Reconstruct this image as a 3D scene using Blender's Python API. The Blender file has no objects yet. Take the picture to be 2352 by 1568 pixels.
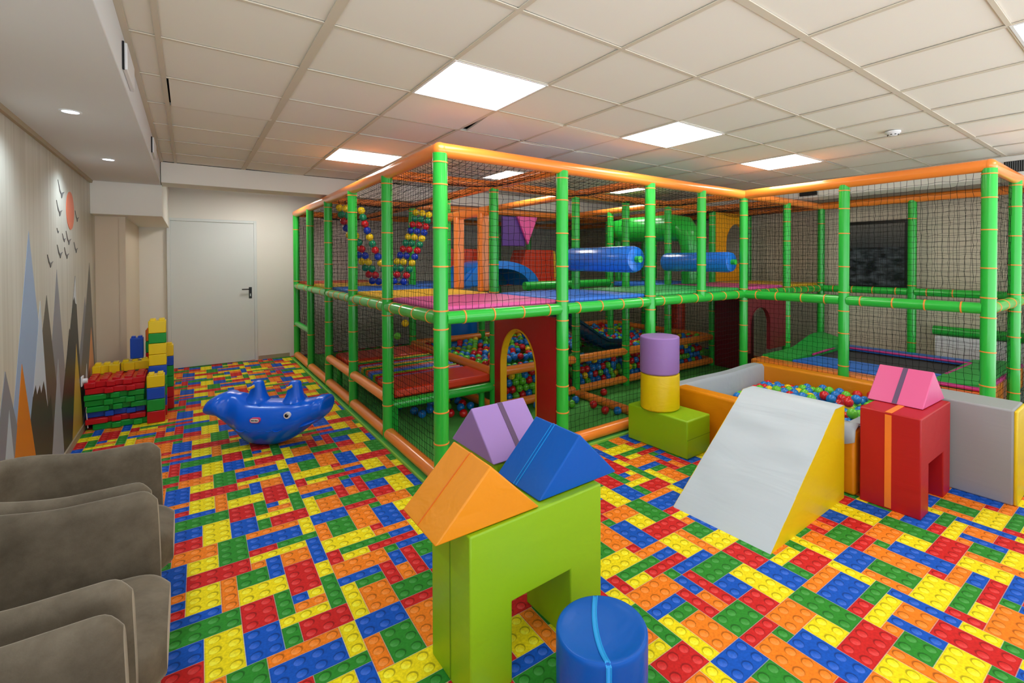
import bpy, bmesh, math, random
from math import sin, cos, pi, radians, sqrt
from mathutils import Vector, Matrix, noise
random.seed(7)
S = bpy.context.scene
COL = S.collection

# ---------------------------------------------------------------- materials
def lin(c):
    return tuple((v/255/12.92) if v/255 <= .04045 else ((v/255+.055)/1.055)**2.4 for v in c)

def nodes(name):
    m = bpy.data.materials.new(name); m.use_nodes = True
    nt = m.node_tree; b = nt.nodes['Principled BSDF']
    return m, nt, b

def mat(name, rgb, rough=.5, spec=.5, coat=0, metal=0, bump=None, var=0, sheen=0, emit=0, trans=0):
    """bump = (scale xyz, strength, distance); var = amount of colour variation"""
    m, nt, b = nodes(name)
    N, L = nt.nodes, nt.links
    b.inputs['Base Color'].default_value = (*lin(rgb), 1)
    b.inputs['Roughness'].default_value = rough
    b.inputs['Specular IOR Level'].default_value = spec
    b.inputs['Metallic'].default_value = metal
    b.inputs['Coat Weight'].default_value = coat
    b.inputs['Coat Roughness'].default_value = .12
    if sheen:
        b.inputs['Sheen Weight'].default_value = sheen
        b.inputs['Sheen Roughness'].default_value = .4
    if emit:
        b.inputs['Emission Color'].default_value = (*lin(rgb), 1)
        b.inputs['Emission Strength'].default_value = emit
    tc = None
    if bump or var:
        tc = N.new('ShaderNodeTexCoord')
    if var:
        nz = N.new('ShaderNodeTexNoise'); nz.inputs['Scale'].default_value = 6; nz.inputs['Detail'].default_value = 4
        L.new(tc.outputs['Object'], nz.inputs['Vector'])
        hs = N.new('ShaderNodeHueSaturation'); hs.inputs['Color'].default_value = (*lin(rgb), 1)
        mr = N.new('ShaderNodeMapRange'); mr.inputs['From Min'].default_value = .3; mr.inputs['From Max'].default_value = .7
        mr.inputs['To Min'].default_value = 1-var; mr.inputs['To Max'].default_value = 1+var
        L.new(nz.outputs['Fac'], mr.inputs['Value']); L.new(mr.outputs['Result'], hs.inputs['Value'])
        L.new(hs.outputs['Color'], b.inputs['Base Color'])
    if bump:
        (sx, sy, sz), st, dist = bump
        mp = N.new('ShaderNodeMapping'); mp.inputs['Scale'].default_value = (sx, sy, sz)
        L.new(tc.outputs['Object'], mp.inputs['Vector'])
        nb = N.new('ShaderNodeTexNoise'); nb.inputs['Scale'].default_value = 1; nb.inputs['Detail'].default_value = 3
        nb.inputs['Distortion'].default_value = .6
        L.new(mp.outputs['Vector'], nb.inputs['Vector'])
        bp = N.new('ShaderNodeBump'); bp.inputs['Strength'].default_value = st; bp.inputs['Distance'].default_value = dist
        L.new(nb.outputs['Fac'], bp.inputs['Height']); L.new(bp.outputs['Normal'], b.inputs['Normal'])
    return m

VB = ((5, 5, 9), .35, .01)
M = dict(
    green=mat('green_vinyl', (40, 190, 62), .28, .5, .35, bump=((9, 9, 14), .2, .004)),
    orange=mat('orange_vinyl', (255, 142, 52), .28, .5, .35, bump=((9, 9, 14), .2, .004)),
    tie=mat('orange_tie', (246, 150, 60), .4),
    net=mat('black_net', (20, 21, 22), .8, .1),
    wnet=mat('pale_net', (150, 150, 150), .8, .1),
    pad_pink=mat('pink_pad', (232, 92, 165), .45, var=.04, bump=VB),
    pad_yellow=mat('yellow_pad', (246, 196, 50), .45, bump=VB),
    pad_blue=mat('blue_pad', (50, 120, 225), .45, bump=VB),
    pad_green=mat('green_pad', (60, 185, 90), .45, bump=VB),
    pad_red=mat('red_orange_pad', (225, 60, 25), .4, coat=.2, bump=VB),
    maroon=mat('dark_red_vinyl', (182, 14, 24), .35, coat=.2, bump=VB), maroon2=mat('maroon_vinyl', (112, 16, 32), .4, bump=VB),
    edge_yellow=mat('yellow_edge', (240, 180, 20), .4),
    f_lime=mat('lime_foam_vinyl', (140, 186, 14), .42, bump=((2.5, 2.5, 8), .3, .012)),
    f_yellow=mat('yellow_foam_vinyl', (228, 196, 2), .4, bump=((4, 4, 12), .4, .01)),
    f_amber=mat('amber_foam_vinyl', (232, 142, 2), .42, bump=((7, 7, 9), .5, .012)),
    f_blue=mat('blue_foam_vinyl', (0, 86, 180), .34, .25, coat=.0, bump=((7, 7, 7), .45, .012)),
    f_purple=mat('lilac_foam_vinyl', (162, 128, 196), .45, bump=((4, 4, 6), .3, .01)),
    f_violet=mat('violet_foam_vinyl', (148, 110, 180), .45, bump=((4, 4, 6), .3, .01)),
    f_pink=mat('pink_foam_vinyl', (222, 92, 146), .4, bump=((5, 5, 6), .3, .01)),
    f_red=mat('red_foam_vinyl', (180, 8, 20), .42, bump=((2.5, 2.5, 10), .35, .012)),
    f_grey=mat('grey_foam_vinyl', (176, 184, 194), .45, bump=((5, 3, 5), .5, .014)),
    f_grey_flat=mat('grey_foam_vinyl_flat', (150, 152, 155), .5, bump=((2, 3, 20), .2, .006)),
    f_rampg=mat('pale_grey_ramp_vinyl', (186, 198, 208), .42, bump=((4, 1.3, 6), .38, .022)),
    s_orange=mat('orange_band', (245, 130, 40), .5), s_dark=mat('dark_band', (95, 70, 105), .5),
    s_cyan=mat('cyan_band', (20, 150, 225), .4), s_rust=mat('rust_seam', (225, 110, 20), .5), s_lime=mat('lime_seam', (100, 140, 14), .5),
    plastic_blue=mat('blue_plastic', (0, 100, 232), .26, .4, coat=.1),
    white=mat('white_plastic', (235, 235, 235), .4), black=mat('black_plastic', (18, 18, 20), .3),
    peg=mat('yellow_peg', (240, 190, 20), .3),
    lego_red=mat('red_brick_plastic', (205, 14, 28), .3), lego_green=mat('green_brick_plastic', (10, 160, 55), .3),
    lego_blue=mat('blue_brick_plastic', (12, 80, 200), .3), lego_yellow=mat('yellow_brick_plastic', (252, 215, 15), .3),
    lego_orange=mat('orange_brick_plastic', (230, 110, 20), .3),
    ball_R=mat('red_ball', (215, 24, 34), .22, coat=.3), ball_G=mat('green_ball', (104, 205, 52), .22, coat=.3),
    ball_B=mat('blue_ball', (20, 125, 215), .22, coat=.3), ball_Y=mat('yellow_ball', (250, 212, 20), .22, coat=.3),
    ball_T=mat('teal_ball', (10, 145, 100), .22, coat=.3), ball_D=mat('deep_blue_ball', (15, 60, 190), .22, coat=.3),
    roller=mat('blue_roller_vinyl', (34, 122, 232), .25, coat=.4, bump=VB),
    navy=mat('dark_teal_slide', (8, 60, 92), .25, coat=.3), hood=mat('blue_hood', (10, 120, 225), .25, coat=.3),
    teal=mat('teal_inside', (12, 100, 130), .4),
    p_purple=mat('purple_pad', (105, 62, 150), .45), p_pink=mat('hot_pink_pad', (250, 90, 165), .45),
    p_yellow=mat('golden_panel', (250, 175, 20), .4, bump=VB),
    magenta=mat('magenta_trim', (205, 50, 140), .4), tramp_green=mat('trampoline_green', (40, 175, 70), .45, bump=VB),
    tramp_blue=mat('trampoline_blue', (45, 115, 215), .4, bump=VB), tramp_mat=mat('black_jump_mat', (62, 62, 66), .9),
    turf=mat('green_play_mat', (88, 176, 80), .8, .2, var=.1, bump=((60, 60, 60), .3, .004)),
    rim=mat('pale_green_edge', (140, 200, 70), .6),
    wall_white=mat('white_wall_paint', (236, 233, 224), .8, .2), wall_beige=mat('beige_wall_paint', (214, 203, 182), .8, .2),
    wall_grey=mat('grey_wall_paint', (205, 203, 202), .8, .2), back=mat('far_room_wall', (196, 188, 176), .8, .2),
    soffit=mat('soffit_paint', (224, 224, 224), .75, .2), door=mat('door_paint', (222, 228, 226), .45, .3),
    tile=mat('ceiling_tile', (238, 234, 222), .95, .1, bump=((140, 140, 140), .15, .002)),
    bar=mat('ceiling_bar', (214, 204, 184), .6, .3), void=mat('ceiling_void', (45, 45, 45), .9, .1),
    base=mat('baseboard_paint', (176, 158, 130), .6), pier=mat('pier_laminate', (222, 204, 178), .5, bump=((30, 30, 1), .1, .002)),
    metal=mat('grey_metal', (130, 130, 132), .35, metal=.8), handle=mat('black_handle', (24, 26, 28), .35),
    slat=mat('grey_vent_slat', (96, 98, 98), .5), dark=mat('dark_recess', (22, 22, 22), .8),
    rad=mat('white_radiator_cover', (226, 228, 230), .5),
    wood=mat('dark_wood_leg', (60, 40, 28), .5),
)
LEGO = dict(R='lego_red', G='lego_green', B='lego_blue', Y='lego_yellow', O='lego_orange')

def emission(name, rgb, st):
    m = bpy.data.materials.new(name); m.use_nodes = True
    nt = m.node_tree; nt.nodes.remove(nt.nodes['Principled BSDF'])
    e = nt.nodes.new('ShaderNodeEmission'); e.inputs['Color'].default_value = (*lin(rgb), 1); e.inputs['Strength'].default_value = st
    nt.links.new(e.outputs[0], nt.nodes['Material Output'].inputs[0]); return m
M['panel'] = emission('light_panel', (255, 250, 243), 12.5)
M['panel_fill'] = emission('fill_light_panel', (255, 250, 243), 20)  # glow of the unseen fill panel added behind the far beam
M['spot'] = emission('downlight_lens', (225, 235, 255), 9)

def velvet():
    m, nt, b = nodes('taupe_velvet'); N, L = nt.nodes, nt.links
    tc = N.new('ShaderNodeTexCoord'); n1 = N.new('ShaderNodeTexNoise'); n1.inputs['Scale'].default_value = 5; n1.inputs['Detail'].default_value = 6
    n1.inputs['Roughness'].default_value = .65
    L.new(tc.outputs['Object'], n1.inputs['Vector'])
    cr = N.new('ShaderNodeValToRGB'); cr.color_ramp.elements[0].position = .32; cr.color_ramp.elements[1].position = .7
    cr.color_ramp.elements[0].color = (*lin((80, 69, 53)), 1); cr.color_ramp.elements[1].color = (*lin((122, 110, 92)), 1)
    L.new(n1.outputs['Fac'], cr.inputs['Fac']); L.new(cr.outputs['Color'], b.inputs['Base Color'])
    b.inputs['Roughness'].default_value = .85; b.inputs['Sheen Weight'].default_value = 1; b.inputs['Sheen Roughness'].default_value = .3
    b.inputs['Sheen Tint'].default_value = (*lin((225, 215, 198)), 1)
    n2 = N.new('ShaderNodeTexNoise'); n2.inputs['Scale'].default_value = 220
    L.new(tc.outputs['Object'], n2.inputs['Vector'])
    bp = N.new('ShaderNodeBump'); bp.inputs['Strength'].default_value = .15; bp.inputs['Distance'].default_value = .002
    L.new(n2.outputs['Fac'], bp.inputs['Height']); L.new(bp.outputs['Normal'], b.inputs['Normal'])
    return m
M['velvet'] = velvet()

def wallpaper():
    m, nt, b = nodes('striped_beige_wallpaper'); N, L = nt.nodes, nt.links
    tc = N.new('ShaderNodeTexCoord'); mp = N.new('ShaderNodeMapping'); mp.inputs['Scale'].default_value = (1, 26, .6)
    L.new(tc.outputs['Object'], mp.inputs['Vector'])
    n1 = N.new('ShaderNodeTexNoise'); n1.inputs['Scale'].default_value = 1; n1.inputs['Detail'].default_value = 5
    L.new(mp.outputs['Vector'], n1.inputs['Vector'])
    cr = N.new('ShaderNodeValToRGB'); cr.color_ramp.elements[0].position = .35; cr.color_ramp.elements[1].position = .65
    cr.color_ramp.elements[0].color = (*lin((190, 182, 164)), 1); cr.color_ramp.elements[1].color = (*lin((206, 200, 184)), 1)
    L.new(n1.outputs['Fac'], cr.inputs['Fac']); L.new(cr.outputs['Color'], b.inputs['Base Color'])
    b.inputs['Roughness'].default_value = .42; b.inputs['Specular IOR Level'].default_value = .35
    return m
M['paper'] = wallpaper()

def picture_mat():
    m, nt, b = nodes('dark_sea_print'); N, L = nt.nodes, nt.links
    tc = N.new('ShaderNodeTexCoord'); sp = N.new('ShaderNodeSeparateXYZ'); L.new(tc.outputs['Generated'], sp.inputs[0])
    mp = N.new('ShaderNodeMapping'); mp.inputs['Scale'].default_value = (1, 3, 9); L.new(tc.outputs['Generated'], mp.inputs['Vector'])
    n1 = N.new('ShaderNodeTexNoise'); n1.inputs['Scale'].default_value = 1.4; n1.inputs['Detail'].default_value = 8; L.new(mp.outputs['Vector'], n1.inputs['Vector'])
    cr = N.new('ShaderNodeValToRGB')
    e = cr.color_ramp.elements; e[0].position = .38; e[0].color = (*lin((22, 26, 34)), 1); e[1].position = .72; e[1].color = (*lin((96, 104, 114)), 1)
    L.new(n1.outputs['Fac'], cr.inputs['Fac'])
    sk = N.new('ShaderNodeValToRGB'); e = sk.color_ramp.elements
    e[0].position = .6; e[0].color = (*lin((66, 68, 74)), 1); e[1].position = 1; e[1].color = (*lin((112, 110, 108)), 1)
    L.new(sp.outputs['Z'], sk.inputs['Fac'])
    st = N.new('ShaderNodeMath'); st.operation = 'GREATER_THAN'; st.inputs[1].default_value = .62; L.new(sp.outputs['Z'], st.inputs[0])
    mx = N.new('ShaderNodeMix'); mx.data_type = 'RGBA'
    L.new(st.outputs[0], mx.inputs['Factor']); L.new(cr.outputs['Color'], mx.inputs['A']); L.new(sk.outputs['Color'], mx.inputs['B'])
    L.new(mx.outputs['Result'], b.inputs['Base Color']); b.inputs['Roughness'].default_value = .25
    return m
M['print'] = picture_mat()

def carpet(name, rgb):
    """printed carpet: face-local brick coordinates in studs (uv 'brick'), remaining distance (uv 'rest')"""
    m, nt, b = nodes(name); N, L = nt.nodes, nt.links
    def mth(op, a, c=None):
        n = N.new('ShaderNodeMath'); n.operation = op
        for i, v in enumerate((a, c)):
            if v is None: continue
            if isinstance(v, (int, float)): n.inputs[i].default_value = v
            else: L.new(v, n.inputs[i])
        return n.outputs[0]
    def uv(nm):
        u = N.new('ShaderNodeUVMap'); u.uv_map = nm
        s = N.new('ShaderNodeSeparateXYZ'); L.new(u.outputs[0], s.inputs[0]); return s.outputs['X'], s.outputs['Y']
    bx, by = uv('brick'); rx, ry = uv('rest')
    edge = mth('MINIMUM', mth('MINIMUM', bx, by), mth('MINIMUM', rx, ry))
    fx, fy = mth('SUBTRACT', mth('FRACT', bx), .5), mth('SUBTRACT', mth('FRACT', by), .5)
    def rad(ox, oy):
        dx, dy = mth('SUBTRACT', fx, ox), mth('SUBTRACT', fy, oy)
        return mth('SQRT', mth('ADD', mth('MULTIPLY', dx, dx), mth('MULTIPLY', dy, dy)))
    r0 = rad(0, 0); r1 = rad(.045, .05)
    def ss(v, a, c):
        n = N.new('ShaderNodeMapRange'); n.interpolation_type = 'SMOOTHSTEP'
        L.new(v, n.inputs['Value']); n.inputs['From Min'].default_value = a; n.inputs['From Max'].default_value = c
        return n.outputs['Result']
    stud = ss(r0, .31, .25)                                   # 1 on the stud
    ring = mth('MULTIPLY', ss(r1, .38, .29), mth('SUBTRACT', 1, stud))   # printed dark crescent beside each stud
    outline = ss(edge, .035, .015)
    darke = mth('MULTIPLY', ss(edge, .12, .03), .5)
    c = lin(rgb)
    def mix(f, A, B):
        mx = N.new('ShaderNodeMix'); mx.data_type = 'RGBA'; L.new(f, mx.inputs['Factor'])
        for nm, v in (('A', A), ('B', B)):
            if isinstance(v, tuple): mx.inputs[nm].default_value = (*v, 1)
            else: L.new(v, mx.inputs[nm])
        return mx.outputs['Result']
    tc = N.new('ShaderNodeTexCoord'); nz = N.new('ShaderNodeTexNoise'); nz.inputs['Scale'].default_value = 90; nz.inputs['Detail'].default_value = 4
    L.new(tc.outputs['Object'], nz.inputs['Vector'])
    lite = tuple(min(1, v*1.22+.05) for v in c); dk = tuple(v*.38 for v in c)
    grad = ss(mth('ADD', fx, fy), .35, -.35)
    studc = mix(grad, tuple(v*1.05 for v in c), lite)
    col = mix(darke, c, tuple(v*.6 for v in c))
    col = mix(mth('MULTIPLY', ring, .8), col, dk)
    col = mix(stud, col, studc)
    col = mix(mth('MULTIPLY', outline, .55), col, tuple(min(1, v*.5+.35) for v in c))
    hs = N.new('ShaderNodeHueSaturation'); L.new(col, hs.inputs['Color'])
    mr = N.new('ShaderNodeMapRange'); mr.inputs['From Min'].default_value = .3; mr.inputs['From Max'].default_value = .7
    mr.inputs['To Min'].default_value = .86; mr.inputs['To Max'].default_value = 1.14; L.new(nz.outputs['Fac'], mr.inputs['Value'])
    L.new(mr.outputs['Result'], hs.inputs['Value']); L.new(hs.outputs['Color'], b.inputs['Base Color'])
    b.inputs['Roughness'].default_value = .78; b.inputs['Specular IOR Level'].default_value = .25
    return m
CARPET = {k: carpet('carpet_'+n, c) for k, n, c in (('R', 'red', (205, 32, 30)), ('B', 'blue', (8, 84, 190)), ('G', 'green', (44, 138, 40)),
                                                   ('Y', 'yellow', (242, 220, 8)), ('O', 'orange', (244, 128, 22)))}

# ---------------------------------------------------------------- mesh building
class MB:
    def __init__(s): s.v = []; s.f = []; s.mi = []; s.cur = 0
    def add(s, vs, fs):
        o = len(s.v); s.v += [tuple(p) for p in vs]; s.f += [tuple(o+i for i in f) for f in fs]; s.mi += [s.cur]*len(fs); return s
    def box(s, x0, x1, y0, y1, z0, z1):
        return s.add([(x0, y0, z0), (x1, y0, z0), (x1, y1, z0), (x0, y1, z0), (x0, y0, z1), (x1, y0, z1), (x1, y1, z1), (x0, y1, z1)],
                     [(0, 3, 2, 1), (4, 5, 6, 7), (0, 1, 5, 4), (1, 2, 6, 5), (2, 3, 7, 6), (3, 0, 4, 7)])
    def prism(s, pts, axis, a, b):
        """2-D polygon pts (counter-clockwise or not) extruded along axis from a to b"""
        def P(p, w): return {'x': (w, p[0], p[1]), 'y': (p[0], w, p[1]), 'z': (p[0], p[1], w)}[axis]
        n = len(pts)
        s.add([P(p, a) for p in pts]+[P(p, b) for p in pts],
              [tuple(range(n-1, -1, -1)), tuple(range(n, 2*n))]+[(i, (i+1) % n, n+(i+1) % n, n+i) for i in range(n)])
        return s
    def tube(s, path, r, n=12, caps=True, squash=1):
        path = [Vector(p) for p in path]; rings = []
        up = Vector((0, 0, 1)); prev = None
        for i, p in enumerate(path):
            t = (path[min(i+1, len(path)-1)]-path[max(i-1, 0)]).normalized()
            if prev is None:
                ref = up if abs(t.z) < .9 else Vector((1, 0, 0)); a = t.cross(ref).normalized()
            else:
                a = (prev-t*prev.dot(t)).normalized()
            prev = a; b = t.cross(a); rr = r[i] if isinstance(r, (list, tuple)) else r
            rings.append([p+a*(cos(2*pi*k/n)*rr)+b*(sin(2*pi*k/n)*rr*squash) for k in range(n)])
        vs = [v for rg in rings for v in rg]; fs = []
        for i in range(len(rings)-1):
            for k in range(n): fs.append((i*n+k, i*n+(k+1) % n, (i+1)*n+(k+1) % n, (i+1)*n+k))
        if caps: fs += [tuple(range(n-1, -1, -1)), tuple(range((len(rings)-1)*n, len(rings)*n))]
        return s.add(vs, fs)
    def cyl(s, x, y, z0, z1, r, n=40, bev=.0):
        prof = [(r-bev, z0), (r, z0+bev), (r, z1-bev)] + [(r-bev+bev*cos(t), z1-bev+bev*sin(t)) for t in (pi/6, pi/3, pi/2)] if bev else [(r, z0), (r, z1)]
        return s.lathe(prof, (x, y, 0), n)
    def lathe(s, prof, o=(0, 0, 0), n=24, caps=True):
        vs = [(o[0]+r*cos(2*pi*k/n), o[1]+r*sin(2*pi*k/n), o[2]+z) for r, z in prof for k in range(n)]; fs = []
        for i in range(len(prof)-1):
            for k in range(n): fs.append((i*n+k, i*n+(k+1) % n, (i+1)*n+(k+1) % n, (i+1)*n+k))
        if caps: fs += [tuple(range(n-1, -1, -1)), tuple(range((len(prof)-1)*n, len(prof)*n))]
        return s.add(vs, fs)
    def sphere(s, c, r, n=14, m=9, sq=(1, 1, 1)):
        vs = [(c[0], c[1], c[2]+r*sq[2])]; fs = []
        for j in range(1, m):
            t = pi*j/m
            vs += [(c[0]+r*sq[0]*sin(t)*cos(2*pi*k/n), c[1]+r*sq[1]*sin(t)*sin(2*pi*k/n), c[2]+r*sq[2]*cos(t)) for k in range(n)]
        vs.append((c[0], c[1], c[2]-r*sq[2])); e = len(vs)-1
        for k in range(n):
            fs.append((0, 1+k, 1+(k+1) % n)); fs.append((e, 1+(m-2)*n+(k+1) % n, 1+(m-2)*n+k))
            for j in range(m-2): fs.append((1+j*n+k, 1+(j+1)*n+k, 1+(j+1)*n+(k+1) % n, 1+j*n+(k+1) % n))
        return s.add(vs, fs)
    def grid(s, pts):
        """2-D list of points -> quads"""
        h, w = len(pts), len(pts[0])
        return s.add([p for r in pts for p in r], [(i*w+j, i*w+j+1, (i+1)*w+j+1, (i+1)*w+j) for i in range(h-1) for j in range(w-1)])
    def build(s, name, m, parent=None, smooth=False, bevel=0, seg=2, subsurf=0, loc=None, recalc=True):
        me = bpy.data.meshes.new(name); me.from_pydata(s.v, [], s.f)
        for mm in (m if isinstance(m, (list, tuple)) else [m]): me.materials.append(M[mm] if isinstance(mm, str) else mm)
        if isinstance(m, (list, tuple)):
            for p, i in zip(me.polygons, s.mi): p.material_index = i
        if recalc:
            bm = bmesh.new(); bm.from_mesh(me); bmesh.ops.recalc_face_normals(bm, faces=bm.faces); bm.to_mesh(me); bm.free()
        if loc is not None:
            me.transform(Matrix.Translation(-Vector(loc)))
        o = bpy.data.objects.new(name, me); COL.objects.link(o)
        if loc is not None: o.location = loc
        if parent:
            o.parent = parent
            if loc is None: o.location = -Vector(W(parent))
            else: o.location = Vector(loc)-Vector(W(parent))
        if bevel:
            b = o.modifiers.new('bevel', 'BEVEL'); b.width = bevel; b.segments = seg; b.limit_method = 'ANGLE'; b.angle_limit = radians(35)
            b.harden_normals = False
        if subsurf:
            b = o.modifiers.new('sub', 'SUBSURF'); b.levels = b.render_levels = subsurf
        if smooth or bevel or subsurf:
            me.polygons.foreach_set('use_smooth', [True]*len(me.polygons)); me.update()
            if smooth != 'all':
                me.set_sharp_from_angle(angle=radians(42)) if not subsurf else None
        return o

def W(o):
    v = Vector(o.location)
    while o.parent: o = o.parent; v = v+o.location
    return v

def tag(o, label=None, cat=None, group=None, kind=None):
    for k, v in (('label', label), ('category', cat), ('group', group), ('kind', kind)):
        if v: o[k] = v
    return o

def thing(name, label, cat, loc, group=None):
    o = bpy.data.objects.new(name, None); COL.objects.link(o); o.location = loc; o.empty_display_size = .1
    return tag(o, label, cat, group)

def struct(o): o['kind'] = 'structure'; return o

def rot_about(o, loc, deg):
    """turn a finished top-level thing about the vertical through loc"""
    Rm = Matrix.Rotation(radians(deg), 4, 'Z'); T = Matrix.Translation(loc)
    o.matrix_world = T @ Rm @ T.inverted() @ Matrix.Translation(o.location)

# ---------------------------------------------------------------- dimensions
HC = 2.585
CX = [1.361, 2.419, 3.486, 4.291, 5.095, 6.095, 7.065]
RY = [3.047, 4.143, 5.239, 6.335, 7.431, 8.527]
WY = [3.047, 1.984, .921]            # rows of the wing
ZT, ZD, ZB = 2.305, 1.158, .062
WL, WR, WF, WBK = -.79, 7.3, 8.8, -1.9

# ---------------------------------------------------------------- the room
BR = [('B',2,4,5,10),('B',4,2,11,13),('G',2,4,9,12),('G',4,2,6,4),('O',2,4,3,11),('O',4,2,0,5),('R',2,4,13,5),('R',4,2,7,10),('Y',2,4,8,0),('Y',4,2,0,9),('B',2,3,10,0),('B',3,2,0,14),('G',2,3,1,11),('G',3,2,3,0),('O',2,3,1,0),('O',3,2,6,14),('R',2,3,10,3),('R',3,2,13,0),('Y',2,3,7,7),('Y',3,2,10,6),('B',1,4,15,8),('B',2,2,6,2),('G',1,4,15,2),('G',2,2,10,8),('G',4,1,1,8),('O',1,4,9,6),('O',2,2,13,9),('O',4,1,11,15),('R',1,4,5,2),('R',2,2,6,0),('R',4,1,3,7),('Y',1,4,0,0),('Y',2,2,7,12),('Y',4,1,11,11),('B',1,3,12,8),('B',3,1,0,4),('G',1,3,12,3),('G',3,1,13,12),('O',1,3,0,11),('O',3,1,4,9),('R',1,3,3,2),('R',3,1,3,15),('Y',1,3,15,13),('Y',3,1,12,2),('B',1,2,4,4),('B',4,1,5,6),('B',2,1,5,8),('G',1,2,12,0),('G',2,1,1,3),('O',1,2,4,2),('O',2,1,13,3),('R',1,2,0,7),('R',2,1,11,12),('Y',1,2,15,6),('Y',2,1,1,7),('B',1,1,13,4),('G',1,1,4,6),('G',1,1,5,14),('O',1,1,11,10),('R',1,1,4,10),('Y',1,1,14,4)]
def floor():
    p, th, x0, y0 = .0654287, -.0135685, .56746639, 3.1920733
    c, s = cos(th), sin(th); vs = []; fs = []; mi = []; uv = []
    keys = list(CARPET)
    for a in range(-3, 8):
        for b in range(-8, 7):
            for col, w, h, i, j in BR:
                q = []
                gx, gy = a*16+i, b*16+j
                mx, my = x0+p*(c*(gx+w/2)-s*(gy+h/2)), y0+p*(s*(gx+w/2)+c*(gy+h/2))
                if not (WL-.3 < mx < WR+.3 and WBK-.3 < my < WF+.3): continue
                for dx, dy in ((0, 0), (w, 0), (w, h), (0, h)):
                    X, Y = gx+dx, gy+dy
                    q.append((x0+p*(c*X-s*Y), y0+p*(s*X+c*Y), 0)); uv.append(((dx, dy), (w-dx, h-dy)))
                fs.append(tuple(range(len(vs), len(vs)+4))); vs += q; mi.append(keys.index(col))
    me = bpy.data.meshes.new('floor'); me.from_pydata(vs, [], fs)
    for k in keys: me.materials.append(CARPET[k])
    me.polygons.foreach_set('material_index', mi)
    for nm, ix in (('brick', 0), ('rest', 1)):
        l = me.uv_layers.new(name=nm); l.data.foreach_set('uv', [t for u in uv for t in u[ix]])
    o = bpy.data.objects.new('floor', me); COL.objects.link(o); struct(o)
floor()

struct(MB().box(WL-.15, WL, .75, 6.95, 0, HC+.1).build('wall_left', 'paper'))
struct(MB().box(WL-.15, -.555, 6.95, WF, 0, HC+.1).build('trim_1', 'pier', bevel=.004))          # pier at the corner
struct(MB().box(-.60, -.548, 6.942, 6.95, 0, 2.035).build('trim_2', 'pier'))
struct(MB().box(WL-.15, WR+.15, WF, WF+.15, 0, HC+.1).build('wall_far', 'wall_white'))
struct(MB().box(WR, WR+.15, .2, WF, 0, HC+.1).build('wall_right', 'wall_beige'))
# lowered soffit along the left wall, its end box, the beams
struct(MB().box(WL, -.23, WBK, 6.65, 2.37, HC).build('trim_3', 'soffit', bevel=.004))
struct(MB().box(WL, -.225, 6.65, WF, 2.035, HC).build('trim_4', 'wall_white', bevel=.004))
struct(MB().box(-.225, WR, 6.4, 6.74, 2.37, HC).build('trim_5', 'wall_white', bevel=.004))
struct(MB().box(6.52, 6.9, WBK, 6.4, 2.375, HC).build('trim_6', 'wall_white', bevel=.004))
m = MB(); m.prism([(WL, 2.345), (WL+.02, 2.345), (WL+.026, 2.37), (WL, 2.37)], 'y', WBK, 6.65); struct(m.build('trim_7', 'base'))
struct(MB().box(.86, CX[0]-.07, WF-.014, WF, 0, .06).build('baseboard_far', 'base'))
struct(MB().box(WL, WL+.012, .75, 6.95, 0, .06).build('baseboard_left', 'base'))

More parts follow.
